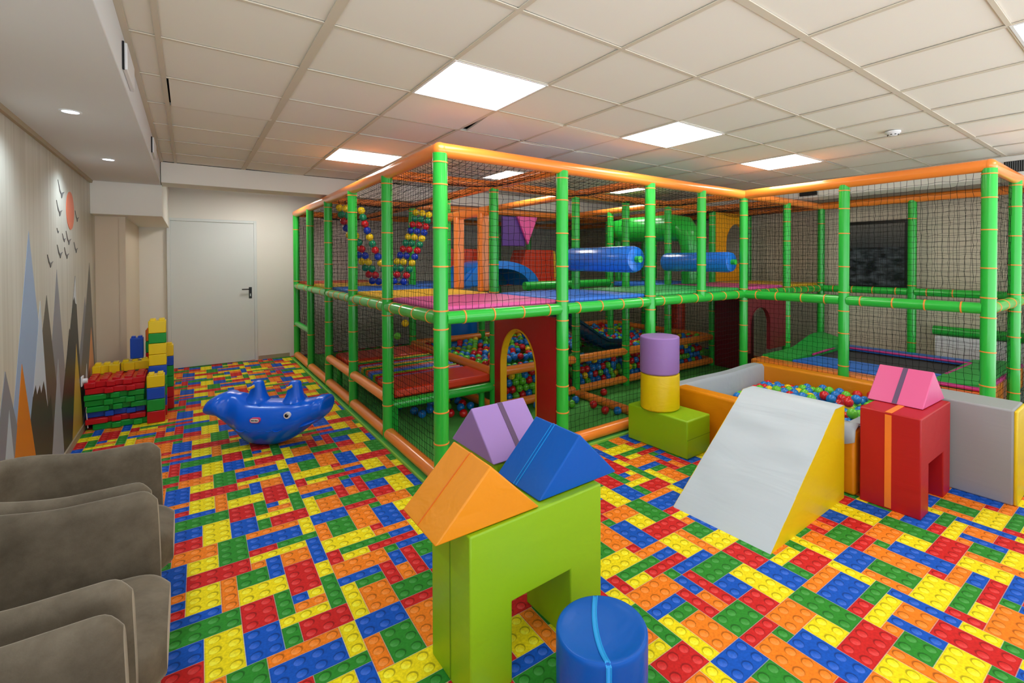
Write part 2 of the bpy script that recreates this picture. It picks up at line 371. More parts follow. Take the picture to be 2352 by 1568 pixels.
def ceiling():
    gx, gy = -.1038, 2.2633
    lights = [(2, 0), (5, 0), (8, 0), (2, 4), (5, 4), (8, 4), (2, -4), (5, -4), (8, -4)]
    tm = MB(); bars = MB()
    # cells whose tile sits a little askew: (i, j): (dx0, dx1, dy0, dy1, tilt) shrinks the tile to bare the void
    gaps = {(2, 1): (0, 0, 0, .012), (3, 1): (.055, 0, 0, .012), (4, 1): (.024, 0, 0, 0), (5, 2): (.022, 0, 0, 0), (9, -1): (0, .02, 0, .016), (10, 0): (0, .02, 0, 0), (9, -3): (0, .02, 0, 0),
            (4, -1): (0, 0, .01, 0), (1, 6): (0, 0, 0, .02), (3, 6): (0, 0, 0, .04), (0, 2): (.006, 0, 0, 0), (8, 2): (0, .02, 0, 0), (4, 2): (0, 0, .012, 0)}
    for i in range(-1, 12):
        for j in range(-9, 8):
            if (i, j) in lights: continue
            x0, x1 = gx+.6*i, gx+.6*(i+1); y0, y1 = gy+.6*j, gy+.6*(j+1)
            if i == -1: x0 = -.225
            if x1 > 6.56: x1 = 6.56
            if y1 > 6.42: y1 = 6.42
            if x1-x0 < .05 or y1-y0 < .05 or y0 < WBK: continue
            g = gaps.get((i, j), (0, 0, 0, 0)); dz = .004+random.random()*.003
            tz = lambda: HC+dz+random.random()*.002
            if (i, j) in gaps:
                z = [HC-.004, HC+.004, HC+.008, HC-.002]; random.shuffle(z)
            else: z = [tz() for _ in range(4)]
            e = .006
            g = [v+.008 if v else 0 for v in g]
            a0, a1, b0, b1 = x0+e+g[0], x1-e-g[1], y0+e+g[2], y1-e-g[3]
            # a wedge-shaped gap: one corner stays home
            P = [(a0, b0), (a1, b0), (a1, b1), (a0, b1)]
            if g[0] > .02: P[0] = (x0+e, b0)
            vs = [(p[0], p[1], zz) for p, zz in zip(P, z)]+[(p[0], p[1], zz+.015) for p, zz in zip(P, z)]
            tm.add(vs, [(0, 3, 2, 1), (4, 5, 6, 7), (0, 1, 5, 4), (1, 2, 6, 5), (2, 3, 7, 6), (3, 0, 4, 7)])
    c = struct(tm.build('ceiling', 'tile', recalc=False))
    for i in range(0, 12):
        w = .02 if i in (1,) else .011
        x = gx+.6*i
        if x < 6.5:
            bars.box(x-w, x+w, WBK, 6.4, HC-.0015, HC+.003)
    for j in range(-8, 8):
        w = .018 if j in (-2,) else .009
        y = gy+.6*j
        if y < 6.4: bars.box(-.225, 6.52, y-w, y+w, HC-.0012, HC+.0035)
    bars.box(-.23, -.205, WBK, 6.4, HC-.003, HC+.002)
    b = bars.build('ceiling_bars', 'bar'); b.parent = c
    struct(MB().box(WL-.15, WR+.15, WBK, WF, HC+.09, HC+.2).build('trim_8', 'void'))
    for n, (i, j) in enumerate(lights):
        x, y = gx+.6*i+.3, gy+.6*j+.3
        where = {(2, 0): 'the largest and nearest, above the front cage corner', (5, 0): 'the middle one over the foam bridge blocks', (8, 0): 'the far right one beside the smoke detector',
                 (2, 4): 'the one by the far beam above the corner of the cage', (5, 4): 'the one seen through the roof net, left', (8, 4): 'the one seen through the roof net, right'}.get((i, j), 'behind the camera')
        t = thing('ceiling_light', 'square ceiling light panel, '+where, 'ceiling light', (x, y, HC), 'square light panels in the ceiling')
        MB().box(x-.288, x+.288, y-.288, y+.288, HC-.002, HC+.012).build('diffuser', 'panel', t)
        f = MB()
        for q in ((x-.3, x-.288, y-.3, y+.3), (x+.288, x+.3, y-.3, y+.3), (x-.288, x+.288, y-.3, y-.288), (x-.288, x+.288, y+.288, y+.3)): f.box(*q, HC-.004, HC+.014)
        f.build('frame', 'white', t)
ceiling()

t = thing('ceiling_light', 'added fill light panel in the strip behind the far beam, hidden by the beam', 'ceiling light', (.9, 7.75, HC))  # added out of sight as fill, to brighten the door area
MB().box(.62, 1.18, 7.47, 8.03, HC-.002, HC+.012).build('diffuser', 'panel_fill', t)
# downlights in the soffit
for n, (y, lab) in enumerate(((3.674, 'nearer recessed spot in the soffit over the mural'), (5.21, 'farther recessed spot in the soffit near the orange sun'), (2.14, 'recessed spot out of view above the armchairs'), (.6, 'recessed spot behind the camera'))):
    t = thing('downlight', 'small round bluish-white '+lab, 'downlight', (-.507, y, 2.37), 'recessed spots in the soffit')
    MB().lathe([(.0, .0), (.035, .0)], (-.507, y, 2.3675), 24, caps=False).build('lens', 'spot', t)
    MB().lathe([(.036, 0), (.047, 0), (.047, .004), (.036, .004), (.036, 0)], (-.507, y, 2.366), 28, caps=False).build('ring', 'white', t)
    ld = bpy.data.lights.new('spot', 'SPOT'); ld.energy = 27; ld.spot_size = radians(150); ld.spot_blend = 1; ld.color = (.68, .84, 1); ld.shadow_soft_size = .03
    lo = bpy.data.objects.new('lamp', ld); COL.objects.link(lo); lo.parent = t; lo.location = (0, 0, -.03)

# wall vents
for y0, lab in ((2.88, 'nearer'), (4.93, 'farther')):
    y1 = y0+.36
    t = thing('wall_vent', lab+' of the two square white vents high on the soffit side', 'vent', (-.23, (y0+y1)/2, 2.5), 'white vents on the soffit side')
    MB().box(-.23, -.212, y0, y1, 2.415, 2.535).build('cover', 'white', t, bevel=.004)
    MB().box(-.229, -.222, y0-.012, y0+.004, 2.413, 2.537).build('gap', 'dark', t)
t = thing('air_grille', 'grey slatted air grille on the white beam at far right', 'vent', (6.52, .9, 2.47))
MB().box(6.512, 6.522, .1, 1.07, 2.42, 2.53).build('backing', 'dark', t)
g = MB()
for k in range(60): g.box(6.5, 6.513, .105+k*.016, .113+k*.016, 2.425, 2.525)
g.build('slats', 'slat', t)
t = MB().box(6.49, 6.52, 2.86, 3.08, 2.40, 2.45).build('emergency_lamp', 'dark', bevel=.004); tag(t, 'small dark rectangular fitting on the white beam behind the right cage', 'wall fitting')

# smoke detector
t = thing('smoke_detector', 'small round white smoke detector on the ceiling at right', 'smoke detector', (4.52, 1.404, HC))
MB().lathe([(.055, 0), (.055, -.012), (.045, -.02), (.03, -.032), (.012, -.036)], (4.52, 1.404, HC), 28).build('housing', 'white', t, smooth=True)
g = MB()
for k in range(8):
    a = k*pi/4; g.box(4.52+.034*cos(a)-.006, 4.52+.034*cos(a)+.006, 1.404+.034*sin(a)-.006, 1.404+.034*sin(a)+.006, HC-.03, HC-.026)
g.build('slots', 'dark', t)

# door in the far wall
d = thing('door_1', None, None, (.27, WF, 0)); d['kind'] = 'structure'
MB().box(-.215, .806, WF-.025, WF, .006, 2.14).build('door_leaf', 'door', d, bevel=.003)
g = MB(); g.box(.806, .845, WF-.04, WF, 0, 2.18); g.box(-.254, -.215, WF-.04, WF, 0, 2.18); g.box(-.215, .806, WF-.04, WF, 2.14, 2.18)
g.build('door_frame', 'door', d, bevel=.003)
hp = MB().box(.735, .775, WF-.034, WF-.025, .975, 1.15).build('handle_plate', 'handle', d, bevel=.008)
MB().tube([(.755, WF-.03, 1.12), (.755, WF-.075, 1.12), (.745, WF-.08, 1.12), (.64, WF-.08, 1.12)], .009, 10).build('door_handle', 'handle', d, smooth=True)
MB().box(.749, .761, WF-.036, WF-.033, 1.01, 1.05).build('keyhole', 'door', d)

# socket on the left wall
t = thing('wall_socket', 'white wall socket with plug beside the brick pile', 'socket', (WL, 6.04, .465))
MB().box(WL, WL+.012, 5.99, 6.09, .42, .51).build('plate', 'white', t, bevel=.005)
MB().cyl(0, 0, 0, .03, .022, 20).build('plug', 'white', t, smooth=True).matrix_local = Matrix.Translation((.012, 0, 0)) @ Matrix.Rotation(pi/2, 4, 'Y')
MB().tube([(WL+.03, 6.04, .455), (WL+.05, 6.04, .4), (WL+.03, 6.035, .2), (WL+.04, 6.03, .03)], .004, 8).build('cable', 'white', t, smooth=True)

# ---------------------------------------------------------------- mural
mc = dict(lb=(150, 170, 198), lw=(192, 202, 212), br=(92, 84, 74), gr=(138, 136, 140), lg=(160, 166, 172), dk=(58, 58, 50), g2=(128, 130, 134),
          dg=(104, 102, 96), o2=(220, 150, 95), ye=(196, 168, 70), wh=(215, 218, 220), g3=(128, 130, 136), o1=(212, 122, 14), w2=(180, 192, 200), sun=(232, 118, 80), bird=(96, 94, 92))
for k, c in mc.items(): M['mu_'+k] = mat('mural_'+k, c, .45, .35)
mural = thing('wall_mural', 'painted mural of pointed mountains, orange sun and birds on the beige left wall', 'mural', (WL, 5.2, 0))
nm = 0
def flat(name, pts, m, lab=None, cap=None):
    """one painted shape on the wall, each a hair in front of the one before"""
    global nm; nm += 1
    x = WL+.0008+nm*.00012
    o = MB().prism(pts, 'x', WL, x).build(name, 'mu_'+m, mural)
    if lab: o['label'] = lab
def mtn(ap, l, r, m, lab): flat('painted_mountain', [ap, (l, .06), (r, .06)], m, lab)
mtn((4.324, 1.743), 3.701, 4.916, 'lb', 'tall pale blue peak')
mtn((5.097, 1.492), 4.572, 5.531, 'gr', 'tall grey peak')
mtn((6.295, 1.218), 5.536, 6.667, 'g2', 'mid grey peak')
mtn((6.569, 1.541), 5.749, 6.94, 'dg', 'tallest dark grey peak at right')
mtn((4.766, 1.318), 4.06, 5.264, 'br', 'brown peak')
mtn((4.582, 1.291), 4.118, 4.849, 'lw', 'whitish peak')
flat('painted_mountain', [(4.357, .699), (4.429, .763), (4.46, .694), (4.535, .741), (4.568, .679), (4.637, .748), (4.682, .673), (4.74, .55), (4.842, .609), (4.96, .06), (4.05, .06), (4.192, .359), (4.319, .621)], 'dk', 'dark ridge with ragged top')
flat('painted_mountain', [(5.813, 1.428), (5.689, 1.201), (5.56, .98), (5.53, 1.0), (5.42, .80), (4.95, .06), (6.096, .06), (5.857, 1.177)], 'dk', 'dark stepped peak')
flat('snow_cap', [(5.813, 1.428), (5.70, 1.22), (5.76, 1.25), (5.80, 1.19), (5.857, 1.177)], 'wh', 'white tip of the dark stepped peak')
mtn((5.096, .819), 4.811, 5.254, 'lg', 'small pale grey peak')
mtn((5.81, .842), 5.587, 6.09, 'ye', 'olive yellow peak')
mtn((6.612, .893), 6.211, 6.92, 'o2', 'pale orange peak')
mtn((6.316, .58), 6.10, 6.495, 'wh', 'small white peak')
mtn((3.804, .963), 3.393, 4.329, 'g3', 'grey peak behind the first chair')
mtn((4.122, .949), 3.808, 4.515, 'o1', 'deep orange peak')
mtn((3.858, .744), 3.631, 4.035, 'w2', 'small bluish white peak')
flat('painted_sun', [(5.64+.162*cos(t*pi/24), 1.978+.158*sin(t*pi/24)) for t in range(48)], 'sun', 'orange disc')
for k, (y, z) in enumerate([(5.311, 2.078), (5.234, 1.928), (5.949, 1.928), (5.16, 1.777), (5.379, 1.722), (5.565, 1.716), (5.876, 1.65), (5.224, 1.602), (5.474, 1.596), (4.894, 1.531)]):
    q = [.7, .62, .5, .2, .36, .6, .5, .55, .5, .5][k]
    flat('painted_bird', [(y-.19*q, z+.14*q), (y-.09*q, z+.045*q), (y-.015*q, z+.008), (y+.06*q, z+.03*q), (y+.15*q, z+.045*q), (y+.06*q, z+.01*q), (y+.02*q, z-.03*q), (y-.012*q, z-.045*q), (y-.03*q, z-.008*q), (y-.10*q, z+.025*q)], 'bird', 'dark bird silhouette')

# ---------------------------------------------------------------- play frame
frame = thing('indoor_play_frame', 'L-shaped two-storey soft play cage of green padded posts, orange rails and black nets', 'play structure', (CX[0], RY[0], 0))
R0 = .047
def post(x, y, z0=0, z1=2.28, m='green', r=R0):
    """one padded post; the cable ties round it are rings of the same mesh"""
    zs = [z+random.uniform(-.02, .02) for z in (.3, .52, .82, 1.07, 1.23, 1.50, 1.79, 2.06, 2.22) if z0+.05 < z < z1-.02]
    if not (x < 6.5 and y < 6.5): zs = zs[1::3]
    prof = [(r, z0)]; tie = []
    for k, z in enumerate(zs):
        prof += [(r+random.uniform(-.001, .001), (prof[-1][1]+z)/2), (r-.0005, z-.005)]
        tie.append(len(prof)-1); prof += [(r+.003, z-.004), (r+.003, z+.004), (r-.0005, z+.005)]
    prof.append((r, z1))
    g = MB(); n = 24
    vs = [(x+a*cos(2*pi*k/n), y+a*sin(2*pi*k/n), z+(.002*sin(2*pi*k/n) if i else 0)) for i, (a, z) in enumerate(prof) for k in range(n)]
    fs = [(i*n+k, i*n+(k+1) % n, (i+1)*n+(k+1) % n, (i+1)*n+k) for i in range(len(prof)-1) for k in range(n)]
    g.add(vs, fs+[tuple(range(n-1, -1, -1)), tuple(range((len(prof)-1)*n, len(prof)*n))])
    for t_ in tie:
        for i in (t_, t_+1, t_+2):
            for k in range(n): g.mi[i*n+k] = 1
    return g.build('post', [m, 'tie'], frame, smooth=True)
for i in range(5):
    for j in range(6):
        if i == 3 or (i in (1, 2) and j > 3) or (i, j) == (2, 2): continue
        post(CX[i], RY[j], r=.05 if j == 0 and i < 3 else R0)
post(CX[3], RY[0], ZD, 2.28); post(CX[3], RY[1])
post(CX[4], WY[1]); post(CX[4], WY[2], r=.05)
post(CX[5], WY[2])
for j in range(0, 4): post(CX[5], RY[j])
for y in (WY[2], WY[1], RY[0], RY[1], RY[3], RY[5]): post(CX[6], y)

def rail(p, q, m, r=.046, nt=0, name='rail'):
    p, q = Vector(p), Vector(q); L_ = (q-p).length; n = max(2, int(L_/.25)); n_ = 20
    st = [(k/n*L_, r+random.uniform(-.001, .001), 0) for k in range(n+1)]
    tk = [L_*((k+.5)/nt)+random.uniform(-.05, .05)*L_/nt for k in range(nt)]
    st = [s_ for s_ in st if all(abs(s_[0]-t_) > .012 for t_ in tk)]
    for t_ in tk: st += [(t_-.006, r-.0005, 1), (t_-.005, r+.0035, 1), (t_+.005, r+.0035, 1), (t_+.006, r-.0005, 0)]
    st.sort(key=lambda s_: s_[0]); d = (q-p).normalized()
    g = MB().tube([p+d*s_[0] for s_ in st], [s_[1] for s_ in st], n_)
    for i, s_ in enumerate(st[:-1]):
        if s_[2]:
            for k in range(n_): g.mi[i*n_+k] = 1
    return g.build(name, [m, 'tie'], frame, smooth=True)
# roof rails (orange): the outline, then the inner lines
zt = ZT
for p, q in (((CX[0], RY[0]), (CX[0], RY[5])), ((CX[0], RY[0]), (CX[4], RY[0])), ((CX[4], RY[0]), (CX[4], WY[2])), ((CX[4], WY[2]), (CX[6], WY[2])),
             ((CX[6], WY[2]), (CX[6], RY[5])), ((CX[0], RY[5]), (CX[6], RY[5]))):
    rail((*p, zt), (*q, zt), 'orange', .05, name='roof_rail')
for x, y in ((CX[0], RY[0]), (CX[4], RY[0]), (CX[4], WY[2]), (CX[6], WY[2]), (CX[0], RY[5])): MB().sphere((x, y, zt), .0515, 24, 14).build('corner_joint', 'orange', frame, smooth='all')
zi = zt-.005
for i in (1, 2, 4): rail((CX[i], RY[0], zi), (CX[i], RY[5], zi), 'orange', .043, name='roof_rail')
for j in (1, 3): rail((CX[0], RY[j], zi), (CX[5], RY[j], zi), 'orange', .043, name='roof_rail')
rail((CX[4], RY[0], zi), (CX[6], RY[0], zi), 'orange', .043, name='roof_rail')
rail((CX[5], RY[0], zi), (CX[5], RY[5], zi), 'orange', .043, name='roof_rail')
# deck rails (green)
def bay(p, q, z, m, nt=4, r=.046, name='rail'):
    p, q = Vector((*p, z)), Vector((*q, z)); d = (q-p).normalized()*(R0-.012)
    rail(p+d, q-d, m, r, nt, name)
for j in range(5): bay((CX[0], RY[j]), (CX[0], RY[j+1]), ZD, 'green', 4 if j < 3 else 2, name='deck_rail')
for a, b in ((0, 1), (1, 2), (2, 4)): bay((CX[a], RY[0]), (CX[b], RY[0]), ZD, 'green', 4 if b < 4 else 6, name='deck_rail')
bay((CX[4], RY[0]), (CX[4], WY[1]), ZD, 'green', 4, name='deck_rail'); bay((CX[4], WY[1]), (CX[4], WY[2]), ZD, 'green', 4, name='deck_rail')
bay((CX[4], WY[2]), (CX[5], WY[2]), ZD, 'green', 3, name='deck_rail'); bay((CX[5], WY[2]), (CX[6], WY[2]), ZD, 'green', 3, name='deck_rail')
bay((CX[4], RY[0]), (CX[5], RY[0]), ZD, 'green', 5, name='deck_rail'); bay((CX[5], RY[0]), (CX[6], RY[0]), ZD, 'green', 5, name='deck_rail')
bay((CX[6], WY[2]), (CX[6], WY[1]), ZD, 'green', 4, name='deck_rail'); bay((CX[6], WY[1]), (CX[6], RY[0]), ZD, 'green', 4, name='deck_rail')
for a, b in ((1, 2), (2, 4)): bay((CX[a], RY[1]), (CX[b], RY[1]), ZD, 'green', 0, name='deck_rail')
bay((CX[2], RY[2]), (CX[4], RY[2]), ZD+.06, 'green', 0, .055, name='deck_rail')
bay((CX[4], RY[0]), (CX[4], RY[1]), ZD, 'green', 0, name='deck_rail'); bay((CX[5], RY[0]), (CX[5], RY[1]), ZD, 'green', 0, name='deck_rail')
bay((CX[0], RY[4]), (CX[0], RY[5]), .56, 'green', 0, .04, name='mid_rail')
# base rails (orange)
for j in range(5): bay((CX[0], RY[j]), (CX[0], RY[j+1]), ZB, 'orange', 0, .05, name='base_rail')
for a, b in ((1, 2), (2, 4)): bay((CX[a], RY[0]), (CX[b], RY[0]), ZB, 'orange', 0, .05, name='base_rail')
bay((CX[2], RY[0]), (CX[2], RY[1]), .05, 'orange', 0, .045, name='base_rail')
for j in (1, 2): bay((CX[0], RY[j]), (CX[0], RY[j+1]), .36, 'orange', 0, .046, name='mid_rail')
for z in (.085, .43):
    for a, b in ((1, 2), (2, 4), (4, 5)): bay((CX[a], RY[1]), (CX[b], RY[1]), z, 'orange', 0, .046, name='pit_rail')
    for j in (1, 2): bay((CX[5], RY[j]), (CX[5], RY[j+1]), z, 'orange', 0, .046, name='pit_rail'); bay((CX[1], RY[j]), (CX[1], RY[j+1]), z, 'orange', 0, .046, name='pit_rail')
    for a, b in ((1, 2), (2, 4), (4, 5)): bay((CX[a], RY[3]), (CX[b], RY[3]), z, 'orange', 0, .046, name='pit_rail')
bay((CX[0], RY[1]), (CX[1], RY[1]), .30, 'green', 0, .043, name='platform_rail')
bay((CX[0], RY[3]), (CX[1], RY[3]), .30, 'green', 0, .043, name='platform_rail')
# padded floors of the upper storey
def pad(x0, x1, y0, y1, m, z0=1.165, z1=1.235):
    MB().box(x0+.03, x1-.03, y0+.03, y1-.03, z0, z1).build('deck_pad', m, frame, bevel=.02, seg=3)
pad(CX[0], CX[1], RY[0], RY[1], 'pad_pink'); pad(CX[0], CX[1], RY[1], RY[2], 'pad_yellow'); pad(CX[0], CX[1], RY[2], RY[3], 'pad_blue')
pad(CX[0], CX[1], RY[3], RY[4], 'pad_yellow'); pad(CX[0], CX[1], RY[4], RY[5], 'pad_red')
pad(CX[1], CX[2], RY[0], RY[1], 'pad_blue'); pad(CX[2], CX[4], RY[0], RY[1], 'pad_green')
pad(CX[1], CX[2], RY[3], RY[4], 'pad_blue'); pad(CX[2], CX[4], RY[3], RY[4], 'pad_red')
pad(CX[4], CX[5], RY[0], RY[1], 'pad_pink'); pad(CX[5], CX[6], RY[0], RY[1], 'pad_yellow'); pad(CX[4], CX[5], RY[1], RY[2], 'pad_blue')

# nets
NR = .0016
def net(o, u, v, nu, nv, m='net', sag=0, r=NR, jit=.006, name='safety_net'):
    """knotted net: nu x nv cells spanned by the vectors u and v from o"""
    o, u, v = Vector(o), Vector(u), Vector(v); w = u.cross(v).normalized()
    P = {}
    for i in range(nu+1):
        for j in range(nv+1):
            a, b = i/nu, j/nv; e = 0 if i in (0, nu) or j in (0, nv) else 1
            s = sag*sin(pi*a)**.7*sin(pi*b)**.7 if sag and e else 0
            P[i, j] = o+u*a+v*b+w*(random.uniform(-jit, jit)*.5*e)+u.normalized()*random.uniform(-jit, jit)*e+v.normalized()*random.uniform(-jit, jit)*e-Vector((0, 0, 1))*s
    g = MB()
    def strand(pts, side):
        vs = []; fs = []; n = len(pts)
        dirs = [(side*r), (-side*.5*r+w*.87*r), (-side*.5*r-w*.87*r)]
        for p in pts: vs += [p+d for d in dirs]
        for k in range(n-1):
            for t in range(3): fs.append((k*3+t, k*3+(t+1) % 3, k*3+3+(t+1) % 3, k*3+3+t))
        g.add(vs, fs)
    for i in range(nu+1): strand([P[i, j] for j in range(nv+1)], u.normalized())
    for j in range(nv+1): strand([P[i, j] for i in range(nu+1)], v.normalized())
    return g.build(name, m, frame, recalc=False)
CELL = .05
def vnet(p, q, z0, z1, m='net', cell=CELL, **k):
    p, q = Vector((*p, z0)), Vector((*q, z0)); L = (q-p).length
    net(p, q-p, (0, 0, z1-z0), max(2, round(L/cell)), max(2, round((z1-z0)/cell)), m, **k)
UP = (ZD+.05, ZT-.045); LO = (ZB+.045, ZD-.04)
rows = [WY[2], WY[1]]+RY
for j in range(5):
    vnet((CX[0]+.02, RY[j]), (CX[0]+.02, RY[j+1]), *UP)
    vnet((CX[0]+.02, RY[j]), (CX[0]+.02, RY[j+1]), *LO)
for a, b in ((0, 1), (1, 2), (2, 4)):
    vnet((CX[a], RY[0]+.02), (CX[b], RY[0]+.02), *UP)
    if a: vnet((CX[a], RY[0]+.02), (CX[b], RY[0]+.02), *LO)
for j in (0, 1):
    vnet((CX[4]+.02, WY[j+1]), (CX[4]+.02, WY[j]), *UP); vnet((CX[4]+.02, WY[j+1]), (CX[4]+.02, WY[j]), .3, ZD-.04)
for a in (4, 5):
    vnet((CX[a], WY[2]+.02), (CX[a+1], WY[2]+.02), *UP); vnet((CX[a], WY[2]+.02), (CX[a+1], WY[2]+.02), .1, ZD-.04)
for k in range(7):
    vnet((CX[6]-.02, rows[k]), (CX[6]-.02, rows[k+1]), *UP); vnet((CX[6]-.02, rows[k]), (CX[6]-.02, rows[k+1]), *LO)
for a, b in ((0, 1), (1, 2), (2, 4), (4, 6)):
    vnet((CX[a], RY[5]-.02), (CX[b], RY[5]-.02), *UP); vnet((CX[a], RY[5]-.02), (CX[b], RY[5]-.02), *LO)
# inner dividing nets
for a, b in ((1, 2), (2, 4)): vnet((CX[a], RY[3]), (CX[b], RY[3]), UP[0], UP[1]-.02, 'wnet', .07)
vnet((CX[4], RY[3]), (CX[6], RY[3]), *UP); vnet((CX[4], RY[3]), (CX[6], RY[3]), *LO)
vnet((CX[4], RY[0]), (CX[6], RY[0]), *UP)
vnet((CX[5], RY[1]), (CX[5], RY[3]), *UP); vnet((CX[5], RY[1]), (CX[5], RY[3]), .5, LO[1])
vnet((CX[0], RY[3]), (CX[1], RY[3]), *UP); vnet((CX[0], RY[3]), (CX[1], RY[3]), .4, LO[1])
for a, b in ((1, 2), (2, 4), (4, 5)): vnet((CX[a], RY[1]), (CX[b], RY[1]), .12, .40)
# roof nets
def rnet(x0, x1, y0, y1, sag=.05):
    net((x0+.03, y0+.03, ZT-.03), (x1-x0-.06, 0, 0), (0, y1-y0-.06, 0), round((x1-x0)/.06), round((y1-y0)/.06), sag=sag, jit=.009, name='roof_net')
for a, b in ((0, 1), (1, 2), (2, 4)):
    for c, d in (((0, 1), (1, 3), (3, 5)) if a == 0 else ((0, 1),)): rnet(CX[a], CX[b], RY[c], RY[d], .05+.03*(d-c))
rnet(CX[4], CX[5], RY[0], RY[3], .08); rnet(CX[5], CX[6], RY[0], RY[3], .08)

# green mat under the frame with its pale edge strip
g = MB(); g.prism([(CX[0]-.065, RY[0]-.065), (CX[4]+.0, RY[0]-.065), (CX[4]+.0, WY[2]-.08), (CX[6]+.08, WY[2]-.08), (CX[6]+.08, RY[5]+.1), (CX[0]-.065, RY[5]+.1)], 'z', .0, .012)
t = thing('floor_mat', 'green floor mat with pale edge strip under the play cage', 'floor mat', (CX[0], RY[0], 0))
g.build('mat', 'turf', t)
g = MB(); g.box(CX[0]-.08, CX[0]-.065, RY[0]-.08, RY[5]+.1, 0, .016); g.box(CX[0]-.065, CX[4], RY[0]-.08, RY[0]-.065, 0, .016)
g.build('edge_strip', 'rim', t)

# ---------------------------------------------------------------- things inside the frame
# arch panel beside the entrance
def arch_panel(name, label, axis, c, lo, hi, z0, z1, o0, o1, zs, ztop, m, me, th=.05, zb=None):
    """board with a round-topped opening; axis = normal; lo/hi = extent; o0/o1 = opening; zs spring, ztop crown"""
    t = thing(name, label, 'play panel', ((c, (lo+hi)/2, z0) if axis == 'x' else ((lo+hi)/2, c, z0)))
    n = 20; cm, hw = (o0+o1)/2, (o1-o0)/2
    arc = [(cm+hw*cos(pi*k/n), zs+(ztop-zs)*sin(pi*k/n)) for k in range(n+1)]
    zb_ = z0 if zb is None else zb
    out = [(hi, zb_)]+[(hi, zs)]+[(hi if k < n*.3 else lo if k > n*.7 else hi+(lo-hi)*(k-.3*n)/(.4*n), z1) for k in range(1, n)]+[(lo, zs), (lo, zb_)]
    inn = [(o1, zb_)]+arc[:1]+arc[1:n]+[arc[n], (o0, zb_)]
    vs = []; fs = []; N_ = len(out)
    P = lambda p, w: (w, p[0], p[1]) if axis == 'x' else (p[0], w, p[1])
    for w in (c-th/2, c+th/2): vs += [P(p, w) for p in out]+[P(p, w) for p in inn]
    for s_ in (0, 1):
        o = s_*2*N_
        for k in range(N_-1): fs.append((o+k, o+k+1, o+N_+k+1, o+N_+k))
    for k in range(N_-1):
        fs.append((k, k+1, 2*N_+k+1, 2*N_+k)); fs.append((N_+k, N_+k+1, 3*N_+k+1, 3*N_+k))
    fs.append((0, N_, 3*N_, 2*N_)); fs.append((N_-1, 2*N_-1, 4*N_-1, 3*N_-1))
    g = MB().add(vs, fs)
    if zb is not None:
        a0, a1 = (lo, hi)
        g.box(*((c-th/2, c+th/2, lo, hi) if axis == 'x' else (lo, hi, c-th/2, c+th/2)), z0, zb)
    g.build('panel', m, t, bevel=.006)
    g = MB(); q = [(p[0]+(cm-p[0])*.0, p[1]) for p in inn]; k2 = .965
    q2 = [(cm+(p[0]-cm)*k2, p[1]-(.012 if p[1] > zs else 0)) for p in inn]; vs = []; fs = []
    for w in (c-th/2-.004, c+th/2+.004): vs += [P(p, w) for p in q]+[P(p, w) for p in q2]
    for s_ in (0, 1):
        o = s_*2*N_
        for k in range(N_-1): fs.append((o+k, o+k+1, o+N_+k+1, o+N_+k))
    for k in range(N_-1): fs.append((N_+k, N_+k+1, 3*N_+k+1, 3*N_+k)); fs.append((k, k+1, 2*N_+k+1, 2*N_+k))
    g.add(vs, fs).build('edge_lining', me, t)
    return t
arch_panel('arch_panel', 'dark red upright panel with a yellow-edged arched doorway at the cage front', 'x', CX[1], RY[0]+.055, RY[1]-.055, .012, 1.08, 3.375, 3.975, .55, .925, 'maroon', 'edge_yellow', .06)
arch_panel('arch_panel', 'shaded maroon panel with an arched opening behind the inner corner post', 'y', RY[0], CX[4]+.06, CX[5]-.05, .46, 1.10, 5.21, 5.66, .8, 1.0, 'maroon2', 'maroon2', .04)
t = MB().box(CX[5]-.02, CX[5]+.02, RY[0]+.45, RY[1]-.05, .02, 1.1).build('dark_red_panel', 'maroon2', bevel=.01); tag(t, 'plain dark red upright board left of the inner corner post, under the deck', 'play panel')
t = thing('red_column', 'rust-red padded column under the deck, left of the dark red board', 'column pad', (6.4, 5.0, .012))
MB().cyl(6.4, 5.0, .012, 1.15, .12, 28, .01).build('pad', 'pad_red', t, smooth=True)
t = arch_panel('window_panel', 'golden yellow panel with a large oval hole on the upper deck, behind the blue roller', 'y', RY[1], CX[5]+.06, CX[6]-.06, 1.24, 2.26, 6.40, 7.0, 1.80, 2.12, 'p_yellow', 'p_yellow', .05, zb=1.5)

# low platform with colourful rollers
t = thing('roller_platform', 'low red-orange padded platform with striped rollers inside the left bays', 'play platform', (CX[0], RY[1], 0))
MB().box(CX[0]+.06, CX[1]-.03, RY[1]+.02, RY[1]+.52, .34, .42).build('end_pad', 'pad_red', t, bevel=.02)
MB().box(CX[0]+.06, CX[1]-.03, RY[3]-.62, RY[3]-.06, .34, .42).build('end_pad', 'pad_red', t, bevel=.02)
cols = ['f_violet', 'lego_red', 'f_lime', 'pad_blue', 'f_violet', 'lego_orange', 'lego_green', 'pad_yellow', 'f_purple', 'lego_red', 'lego_green', 'pad_yellow']
y = RY[1]+.57; k = 0
while y < RY[3]-.66:
    MB().tube([(CX[0]+.1, y, .375), (CX[1]-.07, y, .375)], .038, 16).build('roller', cols[k % len(cols)], t, smooth=True); y += .082; k += 1
for x in (CX[0]+.08, CX[1]-.045): MB().box(x-.015, x+.015, RY[1]+.5, RY[3]-.6, .31, .36).build('side_bar', 'green', t)
for x in (CX[0]+.09, CX[1]-.09):
    for yy in (RY[1]+.1, RY[3]-.12): MB().cyl(x, yy, .012, .34, .03, 16).build('leg', 'green', t, smooth=True)
g = MB(); pts = []
